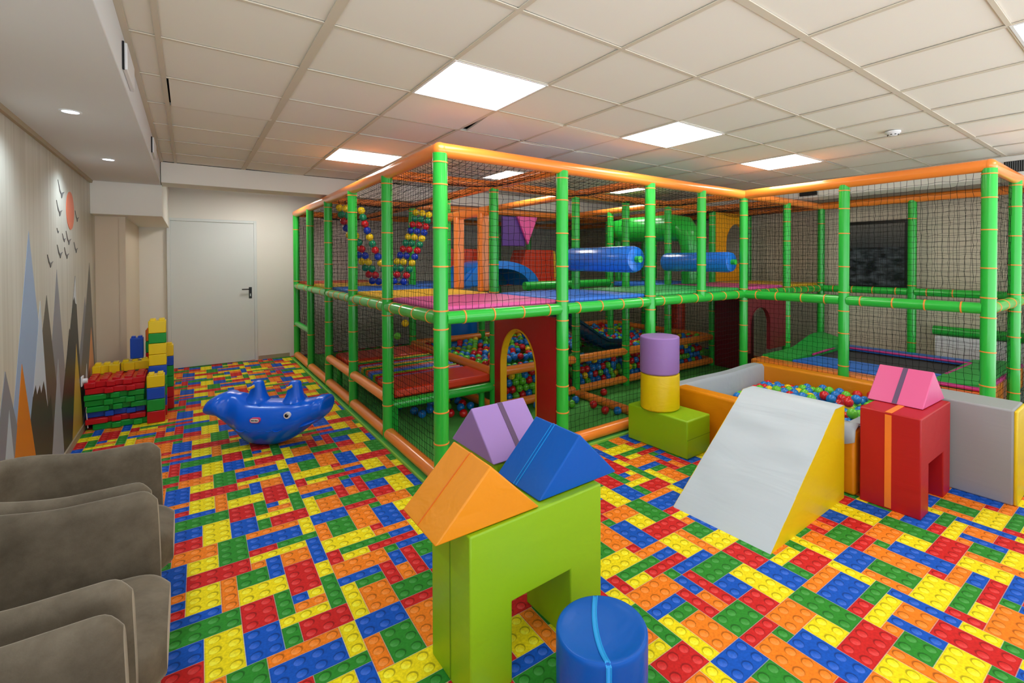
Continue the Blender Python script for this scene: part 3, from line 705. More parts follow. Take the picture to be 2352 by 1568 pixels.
for k in range(13):
    a = k/12
    pts.append([(CX[0]+.55+a*.42, RY[1]+.25-.2*a+.03, .42+.0), (CX[0]+.55+a*.42, RY[1]+.32+.35*(1-a), .42+.11*(1-a))])

# slide and its hood
t = thing('slide', 'dark teal slide running down into the ball pit', 'slide', (4.6, 4.75, .012))
path = [(2.85, 1.0), (3.05, .99), (3.3, .93), (3.6, .80), (3.9, .63), (4.1, .50), (4.25, .43), (4.45, .405), (4.58, .40)]
sec = [(-.24, .12), (-.225, .13), (-.21, .10), (-.2, .03), (-.17, 0), (0, -.01), (.17, 0), (.2, .03), (.21, .10), (.225, .13), (.24, .12)]
top = [[(x, 4.62+s, z+h) for s, h in sec] for x, z in path]; bot = [[(x, 4.62+s*1.02, z+h-.03) for s, h in sec] for x, z in path]
g = MB().grid(top); g.grid(bot)
for r_ in (0, len(path)-1):
    g.grid([top[r_], bot[r_]])
for c_ in (0, len(sec)-1): g.grid([[r_[c_] for r_ in top], [r_[c_] for r_ in bot]])
g.build('chute', 'navy', t, smooth='all', recalc=True)
MB().cyl(4.45, 4.62, .012, .385, .03, 16).build('leg', 'green', t, smooth=True)
t = thing('slide_hood', 'blue arched hood over the slide entrance on the upper deck', 'slide hood', (3.25, 5.5, 1.235))
n = 20; g = MB(); A = [];
def hood_ring(y, w, h): return [(3.22+w*cos(pi*k/n), y, 1.21+h*sin(pi*k/n)) for k in range(n+1)]
o1, i1, o2, i2 = hood_ring(5.32, .60, .34), hood_ring(5.32, .44, .24), hood_ring(6.0, .60, .34), hood_ring(6.0, .44, .24)
g.grid([o1, o2]); g.grid([o1, i1]); g.grid([i1, i2]); g.grid([o2, i2]); g.build('hood_shell', 'hood', t, smooth=True)
MB().box(2.78, 3.66, 5.9, 5.93, 1.2, 1.43).build('inner_wall', 'teal', t)
MB().prism([(2.64, 1.235), (3.1, 1.235), (3.1, 1.5), (2.98, 1.54), (2.86, 1.50)], 'y', 5.28, 5.32).build('side_shield', 'hood', t, bevel=.01)
t = thing('barrel', 'blue round barrel under the deck behind the ball pit', 'barrel', (3.35, 6.75, .012))
MB().lathe([(.2, .02), (.24, .1), (.25, .3), (.25, .75), (.24, .95), (.2, 1.02)], (3.35, 6.75, 0), 28).build('shell', 'hood', t, smooth=True)

# orange window frame on the deck
t = thing('post_gate', 'orange padded gate of two posts and a crossbar on the upper deck', 'gate', (CX[1], 4.66, 1.235))
for yy in (4.36, 4.92): MB().box(CX[1]-.045, CX[1]+.045, yy-.05, yy+.05, 1.235, 2.05).build('gate_post', 'orange', t, bevel=.015)
MB().tube([(CX[1], RY[1]+.05, 2.06), (CX[1], RY[2]-.05, 2.06)], .05, 18).build('crossbar', 'orange', t, smooth=True)
# hanging pads
t = MB().box(3.80, 4.22, RY[3]-.085, RY[3]-.045, 1.78, 2.235).build('hanging_pad', 'p_purple', bevel=.012); tag(t, 'flat purple rectangular pad hanging from the inner orange rail', 'hanging pad')
t = MB().prism([(4.04, 2.24), (4.42, 2.24), (4.24, 1.80)], 'y', RY[3]-.14, RY[3]-.09).build('hanging_pad', 'p_pink', bevel=.01); tag(t, 'pink inverted triangle pad hanging in front of the purple one', 'hanging pad')
# foam ramps at the back of the deck
for x0, x1, lab, sl in ((2.95, 3.5, 'left red slanted foam block on the deck, behind the blue hood', -1), (4.25, 4.95, 'right red trapezoid foam block at the back of the deck', 1)):
    t = thing('foam_block', lab, 'foam block', ((x0+x1)/2, 6.6, 1.235))
    pts = [(x0-.06, 1.235), (x1, 1.235), (x1-.02, 1.73), (x0+.12, 1.73)] if sl > 0 else [(x0, 1.235), (x1-.1, 1.235), (x1+.08, 1.73), (x0+.05, 1.73)]
    MB().prism(pts, 'y', 6.45, 6.85).build('body', 'pad_red', t, bevel=.012)
    MB().prism([(x1-.1, 1.24), (x1-.03, 1.24), (x1+.14, 1.70), (x1+.07, 1.72)] if sl < 0 else [(x1, 1.24), (x1+.05, 1.24), (x1+.03, 1.7), (x1-.02, 1.72)], 'y', 6.45, 6.84).build('yellow_edge', 'pad_yellow', t)
# rollers
def roller(name, label, x, y0, y1, z, r):
    t = thing(name, label, 'roller', (x, (y0+y1)/2, z), 'blue padded rollers across the cage bays')
    b = .04
    MB().tube([(x, y0+.03, z), (x, y0+.035, z), (x, y0+.03+b, z), (x, y1-.03-b, z), (x, y1-.035, z), (x, y1-.03, z)], [r*.72, r-.012, r, r, r-.012, r*.72], 26).build('pad', 'roller', t, smooth=True)
    MB().tube([(x, y0-.02, z), (x, y1+.02, z)], .032, 14).build('axle', 'green', t, smooth=True)
    return t
roller('padded_roller', 'left and larger blue padded roller on the upper deck, right of the second front post', CX[2]-.11, RY[0]+.04, RY[1]-.02, 1.562, .128)
roller('padded_roller', 'right blue padded roller on the upper deck, below the green bolster', CX[4]-.11, RY[0]+.05, RY[1]-.02, 1.53, .12)
# green bolster arch
t = thing('bolster_arch', 'green padded bolster with one leg, hung across the upper deck', 'bolster', (5.34, 4.6, 1.235))
MB().tube([(5.34, 5.4, 2.015), (5.34, 5.15, 2.015), (5.34, 4.24, 2.0), (5.34, 4.07, 1.97), (5.34, 3.99, 1.88), (5.34, 3.97, 1.73), (5.34, 3.97, 1.24)], [.155, .185, .185, .18, .155, .125, .115], 26).build('pad', 'green', t, smooth=True)
MB().tube([(5.34, 5.32, 1.9), (5.34, 5.32, 1.24)], .05, 16).build('leg', 'green', t, smooth=True)

# ball strings
BALLR = .041
ball_mesh = {}
def ball_obj(c, loc, name='ball', parent=None, r=BALLR):
    k = (c, r)
    if k not in ball_mesh:
        g = MB().sphere((0, 0, 0), r, 16, 10); o = g.build(name, 'ball_'+c, smooth='all', recalc=False); ball_mesh[k] = o.data
    else:
        o = bpy.data.objects.new(name, ball_mesh[k]); COL.objects.link(o)
    if parent: o.parent = parent; o.location = Vector(loc)-W(parent)
    else: o.location = loc
    return o
seq = ['Y', 'T', 'R', 'D']*3
def string(x0, x1, y, zt_, zb_, lab, drop=0):
    t = thing('ball_string', lab, 'ball string', (x0, y, zt_), 'hanging ball garlands')
    cm, hw = (x0+x1)/2, (x1-x0)/2; pts = []
    n = 12
    for side in (-1, 1):
        for k in range(n):
            f = k/(n-1); x = cm+side*hw*(1-f**1.25*.80)*(1.0 if side < 0 else 1.0)
            z = zt_-(zt_-zb_)*f
            pts.append((side, k, Vector((x, y+drop*f, z))))
    L_ = [p for s_, k, p in pts if s_ < 0]; R_ = [p for s_, k, p in pts if s_ > 0][::-1]
    line = [L_[0]+Vector((-.01, 0, .09))]+L_+[Vector((cm, y+drop, zb_-.03))]+R_+[R_[-1]+Vector((.01, 0, .09))]
    for s_, k, p in pts: ball_obj(seq[k], p, 'ball', t, .043)
    MB().tube(line, .004, 6).build('cord', 'net', t)
string(1.476, 2.409, RY[3]-.385, 2.17, 1.30, 'string of coloured balls hanging in a U, nearest of three', .0)
string(1.463, 2.42, RY[3]-.135, 2.2, 1.30, 'string of coloured balls hanging in a U, rearmost of three', .0)
string(1.579, 2.393, RY[3]-.635, 2.13, 1.30, 'string of coloured balls hanging in a U, front one with its arms closest together', .0)

# ---------------------------------------------------------------- trampoline
t = thing('trampoline', 'black trampoline mat in a padded orange, blue and green surround inside the right cage', 'trampoline', (6.0, 2.0, 0))
X0, X1, Y0, Y1 = 5.15, 7.0, .98, 2.99
g = MB(); g.box(X0, X0+.2, Y0, Y1, .2, .42); g.box(X1-.12, X1, Y0, Y1, .2, .42); g.box(X0+.2, X1-.12, Y0, Y0+.1, .2, .42); g.box(X0+.2, X1-.12, Y1-.1, Y1, .2, .42)
g.build('orange_surround', 'orange', t, bevel=.02)
MB().box(5.72, 6.68, 1.28, 2.7, .385, .395).build('jump_mat', 'tramp_mat', t)
MB().prism([(5.36, 1.3), (5.84, 1.36), (5.84, 2.55), (5.36, 2.62)], 'z', .405, .435).build('blue_pad', 'tramp_blue', t, bevel=.012)
MB().box(6.64, 6.93, 1.25, 2.75, .405, .435).build('blue_pad', 'tramp_blue', t, bevel=.012)
def wave_pad(y0, y1, f, name):
    pts = []; low = []
    for i in range(13):
        x = 5.38+(6.93-5.38)*i/12
        a = i/12
        yin = (y1 if y1 < 2 else y0)
        row = []
        for k in range(7):
            b = k/6; y = y0+(y1-y0)*b
            row.append((x, y, .43+f(a, b)))
        pts.append(row); low.append([(p[0], p[1], .40) for p in row])
    g = MB().grid(pts); g.grid(low)
    for q in (0, 12): g.grid([pts[q], low[q]])
    for q in (0, 6): g.grid([[r_[q] for r_ in pts], [r_[q] for r_ in low]])
    g.build(name, 'tramp_green', t, smooth=True)
wave_pad(2.62, 2.97, lambda a, b: .01+.13*max(0, min(1, (a-.45)*3))*(.3+.7*b), 'green_pad')
wave_pad(1.0, 1.38, lambda a, b: .01+.04*(1-b), 'green_pad')
g = MB(); pth = [(5.84, 1.36, .44), (5.84, 2.6, .44), (6.64, 2.64, .44), (6.64, 1.33, .44), (5.84, 1.36, .44)]
for p, q in list(zip(pth, pth[1:]))[1:]: g.tube([p, q], .013, 8)
g.tube([(5.36, .99, .44), (6.93, .99, .44)], .02, 8); g.tube([(5.36, .99, .44), (5.36, 1.35, .44)], .018, 8)
g.build('magenta_piping', 'magenta', t, smooth=True)
for x in (5.3, 6.85):
    for yy in (1.1, 2.85): MB().cyl(x, yy, .012, .21, .04, 16).build('leg', 'black', t, smooth=True)

# radiator cover, padded tube, picture by the right wall
t = MB().box(7.16, 7.28, -.2, 1.78, .0, .64).build('radiator_cover', 'rad', bevel=.01); tag(t, 'white low boxed radiator cover along the right wall', 'radiator cover')
t = MB().tube([(7.2, 1.8, .70), (7.2, 1.2, .70), (7.2, -.2, .70)], .055, 18).build('padded_tube', 'green', smooth=True); tag(t, 'green padded tube lying on the white radiator cover', 'padded tube')
t = thing('framed_picture', 'large dark stormy sea picture in a black frame on the right wall', 'picture', (7.29, 2.41, 1.62))
MB().box(7.275, 7.285, 2.12, 2.78, 1.21, 2.03).build('print', 'print', t)
g = MB(); g.box(7.265, 7.30, 2.07, 2.12, 1.17, 2.07); g.box(7.265, 7.30, 2.78, 2.83, 1.17, 2.07); g.box(7.265, 7.30, 2.12, 2.78, 1.17, 1.21); g.box(7.265, 7.30, 2.12, 2.78, 2.03, 2.07)
g.build('frame', 'black', t, bevel=.004)

# ---------------------------------------------------------------- balls
CN = dict(R='red', G='green', B='blue', Y='yellow')
def rc(): return random.choices('RGBY', (2.8, 3.2, 5, 1))[0]
nput = 0
def put(c, loc, place):
    global nput; nput += 1
    o = ball_obj(c, loc, 'play_ball')
    tag(o, 'glossy %s plastic ball %s' % (CN[c], place), 'ball', '%s balls %s' % (CN[c], place)); return o
# soft foam pit
D = BALLR*2
SP = (3.59, 4.89, 1.42, 2.67)
def hz(x, y): return .035+hz0(x, y)
def hz0(x, y):
    u = (x-SP[0])/(SP[1]-SP[0]); v = (y-SP[2])/(SP[3]-SP[2])
    return .30-.12*max(0, v-.45)*1.6*(1-u*.75)+.03*sin(6*x)*cos(5*y)-.07*max(0, (v-.75)*4)*(1-u)
unseen = []
def seen(q):
    """is the top of the ball above the ramp, the red bridge and the near pit wall as seen from the standing viewer"""
    top = Vector((q[0], q[1], q[2]+BALLR)); eye = Vector((0, 0, 1.55))
    for k in range(1, 60):
        p = top.lerp(eye, k/60)
        if 2.4 < p.x < 3.38 and 1.3 < p.y < 1.95 and p.z < min(.6, (p.x-2.4)*.73): return False
        if 3.44 < p.x < 4.04 and .91 < p.y < 1.26 and p.z < .72: return False
        if 3.45 < p.x < 3.58 and p.z < .42: return False
    return True
y = SP[2]+BALLR+.004; r_ = 0; nsp = 0
while y < SP[3]-BALLR:
    x = SP[0]+BALLR+.004+(D*.5 if r_ % 2 else 0)
    while x < SP[1]-BALLR:
        q = (x+random.uniform(-.002, .002), y+random.uniform(-.002, .002), hz(x, y)-BALLR+random.uniform(-.014, .016))
        if seen(q): put(rc(), q, 'in the soft foam ball pit'); nsp += 1
        else: unseen.append(q)
        x += D+.003
    y += D*.88+.002; r_ += 1
# a few lying on top
for k in range(14):
    x = random.uniform(SP[0]+.35, SP[1]-.1); yy = random.uniform(SP[2]+.1, SP[3]-.25)
    put(rc(), (x, yy, hz(x, yy)+.028), 'in the soft foam ball pit')
for c_, x, yy in (('B', 4.08, 2.5), ('R', 3.95, 2.44), ('B', 3.98, 2.54)): put(c_, (x, yy, hz(x, yy)+.03), 'in the soft foam ball pit')
st = MB()
names = ['ball_R', 'ball_G', 'ball_B', 'ball_Y']
def stuff_ball(g, x, y, z, n=8, m=6): g.cur = 'RGBY'.index(rc()); g.sphere((x, y, z), BALLR, n, m)
y = SP[2]+BALLR*1.5; r_ = 0
while y < SP[3]-BALLR:
    x = SP[0]+BALLR*1.6+(D*.5 if r_ % 2 == 0 else 0)
    while x < SP[1]-BALLR: stuff_ball(st, x, y, hz(x, y)-BALLR-.09); x += D+.002
    y += D*.9; r_ += 1
for q in unseen: stuff_ball(st, *q)
tag(st.build('deeper_balls', names, smooth='all', recalc=False), 'hidden lower layer of mixed balls in the soft foam ball pit', 'balls', kind='stuff')
# net-walled pit
P0 = (CX[1]+.06, CX[5]-.06, RY[1]+.06, RY[3]-.06)
cand = []
def ph(x, y): return .365+.04*sin(2.1*x+1)*cos(1.7*y)+.03*sin(5*x)*sin(4*y)+.03*(y-RY[1])/2
y = P0[2]+BALLR; r_ = 0
while y < P0[3]-BALLR:
    x = P0[0]+BALLR+(D*.5 if r_ % 2 else 0)
    while x < P0[1]-BALLR:
        if not (2.8 < x < 4.62 and 4.36 < y < 4.9): cand.append((x+random.uniform(-.008, .008), y+random.uniform(-.006, .006), ph(x, y)+random.uniform(-.028, .028)))
        elif not (x > 4.2): cand.append((x, y, .27))
        x += D+.001
    y += D*.88; r_ += 1
# balls pressed against the front net
z = .012+BALLR; r_ = 0
while z < .33:
    x = P0[0]+BALLR+(D*.5 if r_ % 2 else 0)
    while x < P0[1]-BALLR:
        if z < ph(x, P0[2])-D*.6:
            cand.append((x, P0[2]+BALLR-.014+random.uniform(-.002, .01), z))
            if z < .3 and not (2.8 < x < 4.62 and False): cand.append((x+BALLR, P0[2]+BALLR+D*.85, z+.01))
        x += D+.002
    z += D*.88; r_ += 1
cand = [c for c in cand if not (abs(c[0]-CX[4]) < .1 and abs(c[1]-RY[1]) < .1) and not (abs(c[0]-CX[4]) < .1 and abs(c[1]-RY[2]) < .1) and not (abs(c[0]-CX[2]) < .1 and (abs(c[1]-RY[1]) < .1 or abs(c[1]-RY[2]) < .1)) and not (abs(c[0]-CX[3]) < .1 and abs(c[1]-RY[1]) < .1)]
cand.sort(key=lambda c: c[0]**2+c[1]**2-(1.5 if c[0] > 2.7 and c[2] > .2 else 0))
near = cand[:268-nput]; rest = cand[268-nput:]
for c in near: put(rc(), c, 'in the net-walled ball pit')
g = MB()
for c in rest: stuff_ball(g, *c, 10, 7)
tag(g.build('far_pit_balls', names, smooth='all', recalc=False), 'mass of mixed red, green, blue and yellow balls filling the far part of the net-walled pit', 'balls', kind='stuff')
MB().box(P0[0]-.02, P0[1]+.02, P0[2]+.02, P0[3], .013, .04).build('pit_base', 'pad_green', frame)
for c, x, y in [('R', 1.755, 4.0), ('R', 2.03, 4.33), ('R', 2.13, 4.25), ('B', 2.195, 4.442), ('B', 2.30, 4.43), ('B', 2.275, 4.665), ('G', 2.10, 4.55), ('Y', 2.18, 4.75), ('R', 2.27, 4.55), ('B', 1.776, 4.62), ('B', 1.80, 4.48), ('B', 1.916, 4.568), ('B', 1.72, 4.88), ('R', 1.62, 4.78),
                ('R', 3.338, 3.686), ('R', 3.30, 3.47), ('B', 3.384, 3.38), ('R', 3.74, 3.954), ('B', 3.30, 3.928), ('G', 3.17, 3.84), ('B', 3.24, 4.02), ('B', 2.86, 4.03), ('Y', 2.12, 4.87), ('B', 2.0, 4.75), ('R', 2.05, 4.9), ('G', 1.95, 4.95), ('B', 2.28, 4.85)]:
    put(c, (x, y, .012+BALLR), 'lying loose on the green floor of the cage')
for k, (x, y, z) in enumerate(((1.93, 5.28, .85), (1.87, 5.36, .70), (1.99, 5.32, 1.02))):
    put('YGY'[k], (x, y, z), 'caught in the net under the upper deck')

# ---------------------------------------------------------------- soft foam pit walls
def foam(name, label, cat, parts, loc, group=None, bevel=.012):
    t = thing(name, label, cat, loc, group)
    for nm_, g_, m_, bv in parts: g_.build(nm_, m_, t, bevel=bv, seg=3)
    return t
a, b, c, d, h, w = 3.45, 5.03, 1.27, 2.82, .43, .13
t = thing('foam_ball_pit', 'square soft ball pit with amber and grey padded walls beside the trampoline cage', 'ball pit', ((a+b)/2, (c+d)/2, 0))
MB().box(a, a+w, c, d-w+.02, .001, h).build('amber_wall', 'f_amber', t, bevel=.02, seg=3)
MB().box(b-w, b, c, d, .001, h).build('amber_wall', 'f_amber', t, bevel=.02, seg=3)
def soft(x0, x1, y0, y1, nm_):
    """wall with a slightly sagging fabric top"""
    g = MB(); n = 18; rows_ = []
    for i in range(n+1):
        u = i/n; x = x0+(x1-x0)*u; z = h+.012*sin(pi*u)+.01*sin(9*u)*u; bow = .03*sin(pi*u)
        rows_.append([(x, y0-bow, .001), (x, y0-bow-.004*sin(40*u), z-.03), (x, y0-bow+.02, z), (x, y1-bow-.02, z), (x, y1-bow, z-.03), (x, y1-bow, .001)])
    g.grid(rows_)
    for q in (0, n): g.add(rows_[q], [tuple(range(6))])
    g.build(nm_, 'f_grey', t, smooth=True)
soft(a+.0, b-w, d-w, d, 'grey_wall'); soft(a+w, b-w, c, c+w, 'grey_wall')
MB().box(a+w, b-w, c+w, d-w, .001, .05).build('pit_floor', 'f_grey', t)
# crumpled grey flap over the front corner
g = MB(); rows_ = []
for i in range(9):
    u = i/8; rows_.append([(a-.012+.0*u, c+.0+.17*u, h-.07-.03*sin(3*u)), (a+.005, c+.0+.17*u, h+.008+.012*sin(7*u)), (a+.07, c+.17*u, h+.025+.014*sin(5*u+1)), (a+.15, c+.17*u, h+.012)])
g.grid(rows_); o = g.build('grey_flap', 'f_grey', t, smooth='all'); o.modifiers.new('s', 'SOLIDIFY').thickness = .006

# ramp
t = thing('foam_ramp', 'large pale grey wedge ramp with yellow sides leaning at the soft pit', 'foam ramp', (2.9, 1.6, 0))
y0, y1 = 1.30, 1.925
prof = [(2.415, .0), (3.375, .0), (3.375, .605), (3.235, .605)]
g = MB(); n = 26; nu = 22
TOP = []
for i in range(nu+1):
    yv = y0+(y1-y0)*i/nu; row = []
    for k in range(n+1):
        u = k/n; x = 2.415+(3.235-2.415)*u; z = .605*u
        e = min(u, 1-u, i/nu, 1-i/nu); e = min(1, e*8)
        wr = .012*noise.noise(Vector((u*7, i/nu*1.6+u*1.5, 3)))+.004*noise.noise(Vector((u*15, i/nu*2, 9)))
        wr -= .010*sin(pi*u)*sin(pi*i/nu)
        row.append((x-.6*wr*e, yv, z+.8*wr*e))
    row.append((3.375, yv, .605)); TOP.append(row)
g.grid(TOP); g.build('grey_cover', 'f_rampg', t, smooth='all')
MB().prism([(3.376, 0), (3.376, .604), (3.374, .604), (3.374, 0)], 'y', y0, y1).build('back_cover', 'f_rampg', t)
for yy, s_ in ((y0, -1), (y1, 1)):
    g = MB(); g.prism(prof, 'y', yy-.0015, yy+.0015); g.build('yellow_side', 'f_yellow', t)
MB().box(2.42, 3.37, y0+.002, y1-.002, .0, .004).build('underside', 'f_rampg', t)
rot_about(t, (2.9, 1.6, 0), 1.2)

# bridges: an inverted U
def bridge(prefix_label, x0, y0, L, Dp, H, leg, oh, m, rot, cat='foam block', name='foam_bridge', seam=None):
    t = thing(name, prefix_label, cat, (x0+L/2, y0+Dp/2, 0))
    P = [(x0, 0), (x0+leg, 0), (x0+leg, oh), (x0+L-leg, oh), (x0+L-leg, 0), (x0+L, 0), (x0+L, H), (x0, H)]
    g = MB()
    # split into quads so the bevel behaves
    for w_ in (0,):
        g.add([(p[0], y0, p[1]) for p in P]+[(p[0], y0+Dp, p[1]) for p in P],
              [(0, 1, 2, 3, 4, 5, 6, 7)[::-1], tuple(range(8, 16))]+[(i, (i+1) % 8, 8+(i+1) % 8, 8+i) for i in range(8)])
    g.build('body', m, t, bevel=.007, seg=3)
    return t
tb = bridge('lime green foam bridge block in the foreground with two roof prisms on top', .752, 1.475, .632, .305, .6, .175, .30, 'f_lime', 0)
MB().box(.750, .7525, 1.62, 1.626, .01, .59).build('seam', 's_lime', tb)
rot_about(tb, (1.07, 1.63, 0), 1.6)
tr = bridge('red foam bridge block at the soft pit corner, orange band down its side', 3.44, .915, .6, .325, .603, .15, .30, 'f_red', 0)
MB().box(3.4365, 3.4405, 1.065, 1.10, .012, .59).build('band', 's_orange', tr); MB().box(3.44, 4.035, 1.065, 1.10, .6025, .6055).build('band', 's_orange', tr)
# purple prism's support behind the foreground bridge
t = thing('foam_cube', 'lime foam block hidden behind the foreground bridge, carrying the lilac prism', 'foam block', (1.26, 2.12, 0)); MB().box(1.13, 1.38, 1.93, 2.33, 0, .6).build('body', 'f_lime', t, bevel=.012)
# prisms
def roof(label, x0, x1, y0, y1, z, axis, m, band, bx, rot=0, wrinkle=False):
    """right-angled roof prism: ridge along axis; bx = band position along the ridge as fraction and width"""
    t = thing('foam_prism', label, 'foam prism', ((x0+x1)/2, (y0+y1)/2, z))
    if axis == 'y':
        pr_ = [(x0, z), (x1, z), ((x0+x1)/2, z+(x1-x0)/2)]; MB().prism(pr_, 'y', y0, y1).build('body', m, t, bevel=.006, seg=3)
        f, wd = bx; yy = y0+(y1-y0)*f; e = .0016
        cxm = (x0+x1)/2; hh = (x1-x0)/2
        for nm_, dd in band[1]:
            g = MB(); g.prism([(x0+.003-e, z+.003+e), (cxm-.004-e, z+hh-.004+e), (cxm+.004+e, z+hh-.004+e), (x1-.003+e, z+.003+e), (x1-.008, z+.003), (cxm, z+hh-.014), (x0+.008, z+.003)], 'y', yy+dd-wd/2, yy+dd+wd/2)
            g.build(nm_, band[0], t)
    else:
        pr_ = [(y0, z), (y1, z), ((y0+y1)/2, z+(y1-y0)/2)]; MB().prism(pr_, 'x', x0, x1).build('body', m, t, bevel=.006, seg=3)
        f, wd = bx; xx = x0+(x1-x0)*f; e = .0016; cym = (y0+y1)/2; hh = (y1-y0)/2
        for nm_, dd in band[1]:
            g = MB(); g.prism([(y0+.003-e, z+.003+e), (cym-.004-e, z+hh-.004+e), (cym+.004+e, z+hh-.004+e), (y1-.003+e, z+.003+e), (y1-.008, z+.003), (cym, z+hh-.014), (y0+.008, z+.003)], 'x', xx+dd-wd/2, xx+dd+wd/2)
            g.build(nm_, band[0], t)
    if rot: rot_about(t, t.location.copy(), rot)
    return t
roof('amber foam roof prism on the left of the foreground bridge', .636, 1.064, 1.482, 1.785, .603, 'y', 'f_amber', ('s_rust', (('seam', 0),)), (.52, .005))
roof('blue foam roof prism on the right of the foreground bridge, thin cyan stitching', 1.078, 1.510, 1.514, 1.828, .605, 'y', 'f_blue', ('s_cyan', (('stitching', -.009), ('stitching', .009))), (.56, .003), 1)
roof('lilac foam roof prism behind the blue and amber ones, dark band down its slope', 1.108, 1.425, 1.918, 2.345, .603, 'x', 'f_purple', ('s_dark', (('band', 0),)), (.52, .028), 1)
roof('pink foam roof prism with a dark band on top of the red bridge', 3.665, 4.085, .96, 1.275, .606, 'y', 'f_pink', ('s_dark', (('band', 0),)), (.5, .028), -1.5)
# lime box and two drums
t = foam('foam_cuboid', 'lime green foam cuboid lying on the floor under two drums', 'foam block', [('body', MB().box(3.05, 3.36, 2.30, 2.915, 0, .30), 'f_lime', .012)], (3.2, 2.6, 0))
MB().box(3.049, 3.361, 2.299, 2.302, .148, .152).build('seam', 's_lime', t)
rot_about(t, (3.2, 2.6, 0), 1.5)
t = thing('foam_drum', 'yellow foam drum standing on the lime cuboid', 'foam drum', (3.175, 2.665, .302)); MB().cyl(3.175, 2.665, .302, .602, .163, 44, .012).build('body', 'f_yellow', t, smooth=True)
t = thing('foam_drum', 'violet foam drum stacked on the yellow drum', 'foam drum', (3.17, 2.665, .604)); MB().cyl(3.17, 2.665, .604, .912, .164, 44, .012).build('body', 'f_violet', t, smooth=True)
# blue stool
t = thing('foam_drum', 'blue foam drum with cyan seam in the foreground beside the lime bridge', 'foam drum', (1.11, 1.185, 0))
g = MB(); prof = [(.0, .285), (.05, .286), (.1, .289), (.13, .295), (.146, .300), (.152, .299), (.156, .292), (.1565, .28), (.156, .15), (.155, .01), (.15, 0), (0, 0)]
g.lathe(prof, (1.11, 1.185, 0), 56, caps=False); g.build('body', 'f_blue', t, smooth='all')
sd = Vector((.72, .55, 0)).normalized()*-1
ang = radians(150)
def seam_pts(off):
    ax = Vector((cos(radians(55)), sin(radians(55)), 0)); nrm = Vector((-ax.y, ax.x, 0)); pts = []
    for k in range(-12, 13):
        u = k/12*.158; r_ = sqrt(u*u+off*off)
        z = .287+.013*min(1, (r_/.146)**3)
        if abs(k) == 12: z = .292
        pts.append(Vector((1.11, 1.185, z+.001))+ax*u+nrm*(off+.02*(1-(k/12)**2)))
    e = pts[0]; b_ = pts[-1]
    return [Vector((e.x, e.y, .002))+(e-Vector((1.11, 1.185, e.z))).normalized()*.0]+pts+[Vector((b_.x, b_.y, .002))]
for off in (-.007, .007): MB().tube(seam_pts(off), .0026, 6).build('stitching', 's_cyan', t, smooth=True)
g = MB(); q0, q1 = seam_pts(-.007), seam_pts(.007); g.grid([[p+Vector((0, 0, .0002)) for p in q0], [p+Vector((0, 0, .0002)) for p in q1]]); o = g.build('piping', 's_cyan', t, smooth='all')
# grey slab at right
t = thing('foam_slab', 'grey foam block with a yellow end at the right edge, behind the red bridge', 'foam block', (4.25, .9, 0))
MB().box(4.10, 4.40, .615, 1.215, 0, .605).build('grey_cover', 'f_grey_flat', t, bevel=.012, seg=3)
MB().box(4.105, 4.395, .598, .617, .004, .60).build('yellow_end', 'f_yellow', t, bevel=.008)

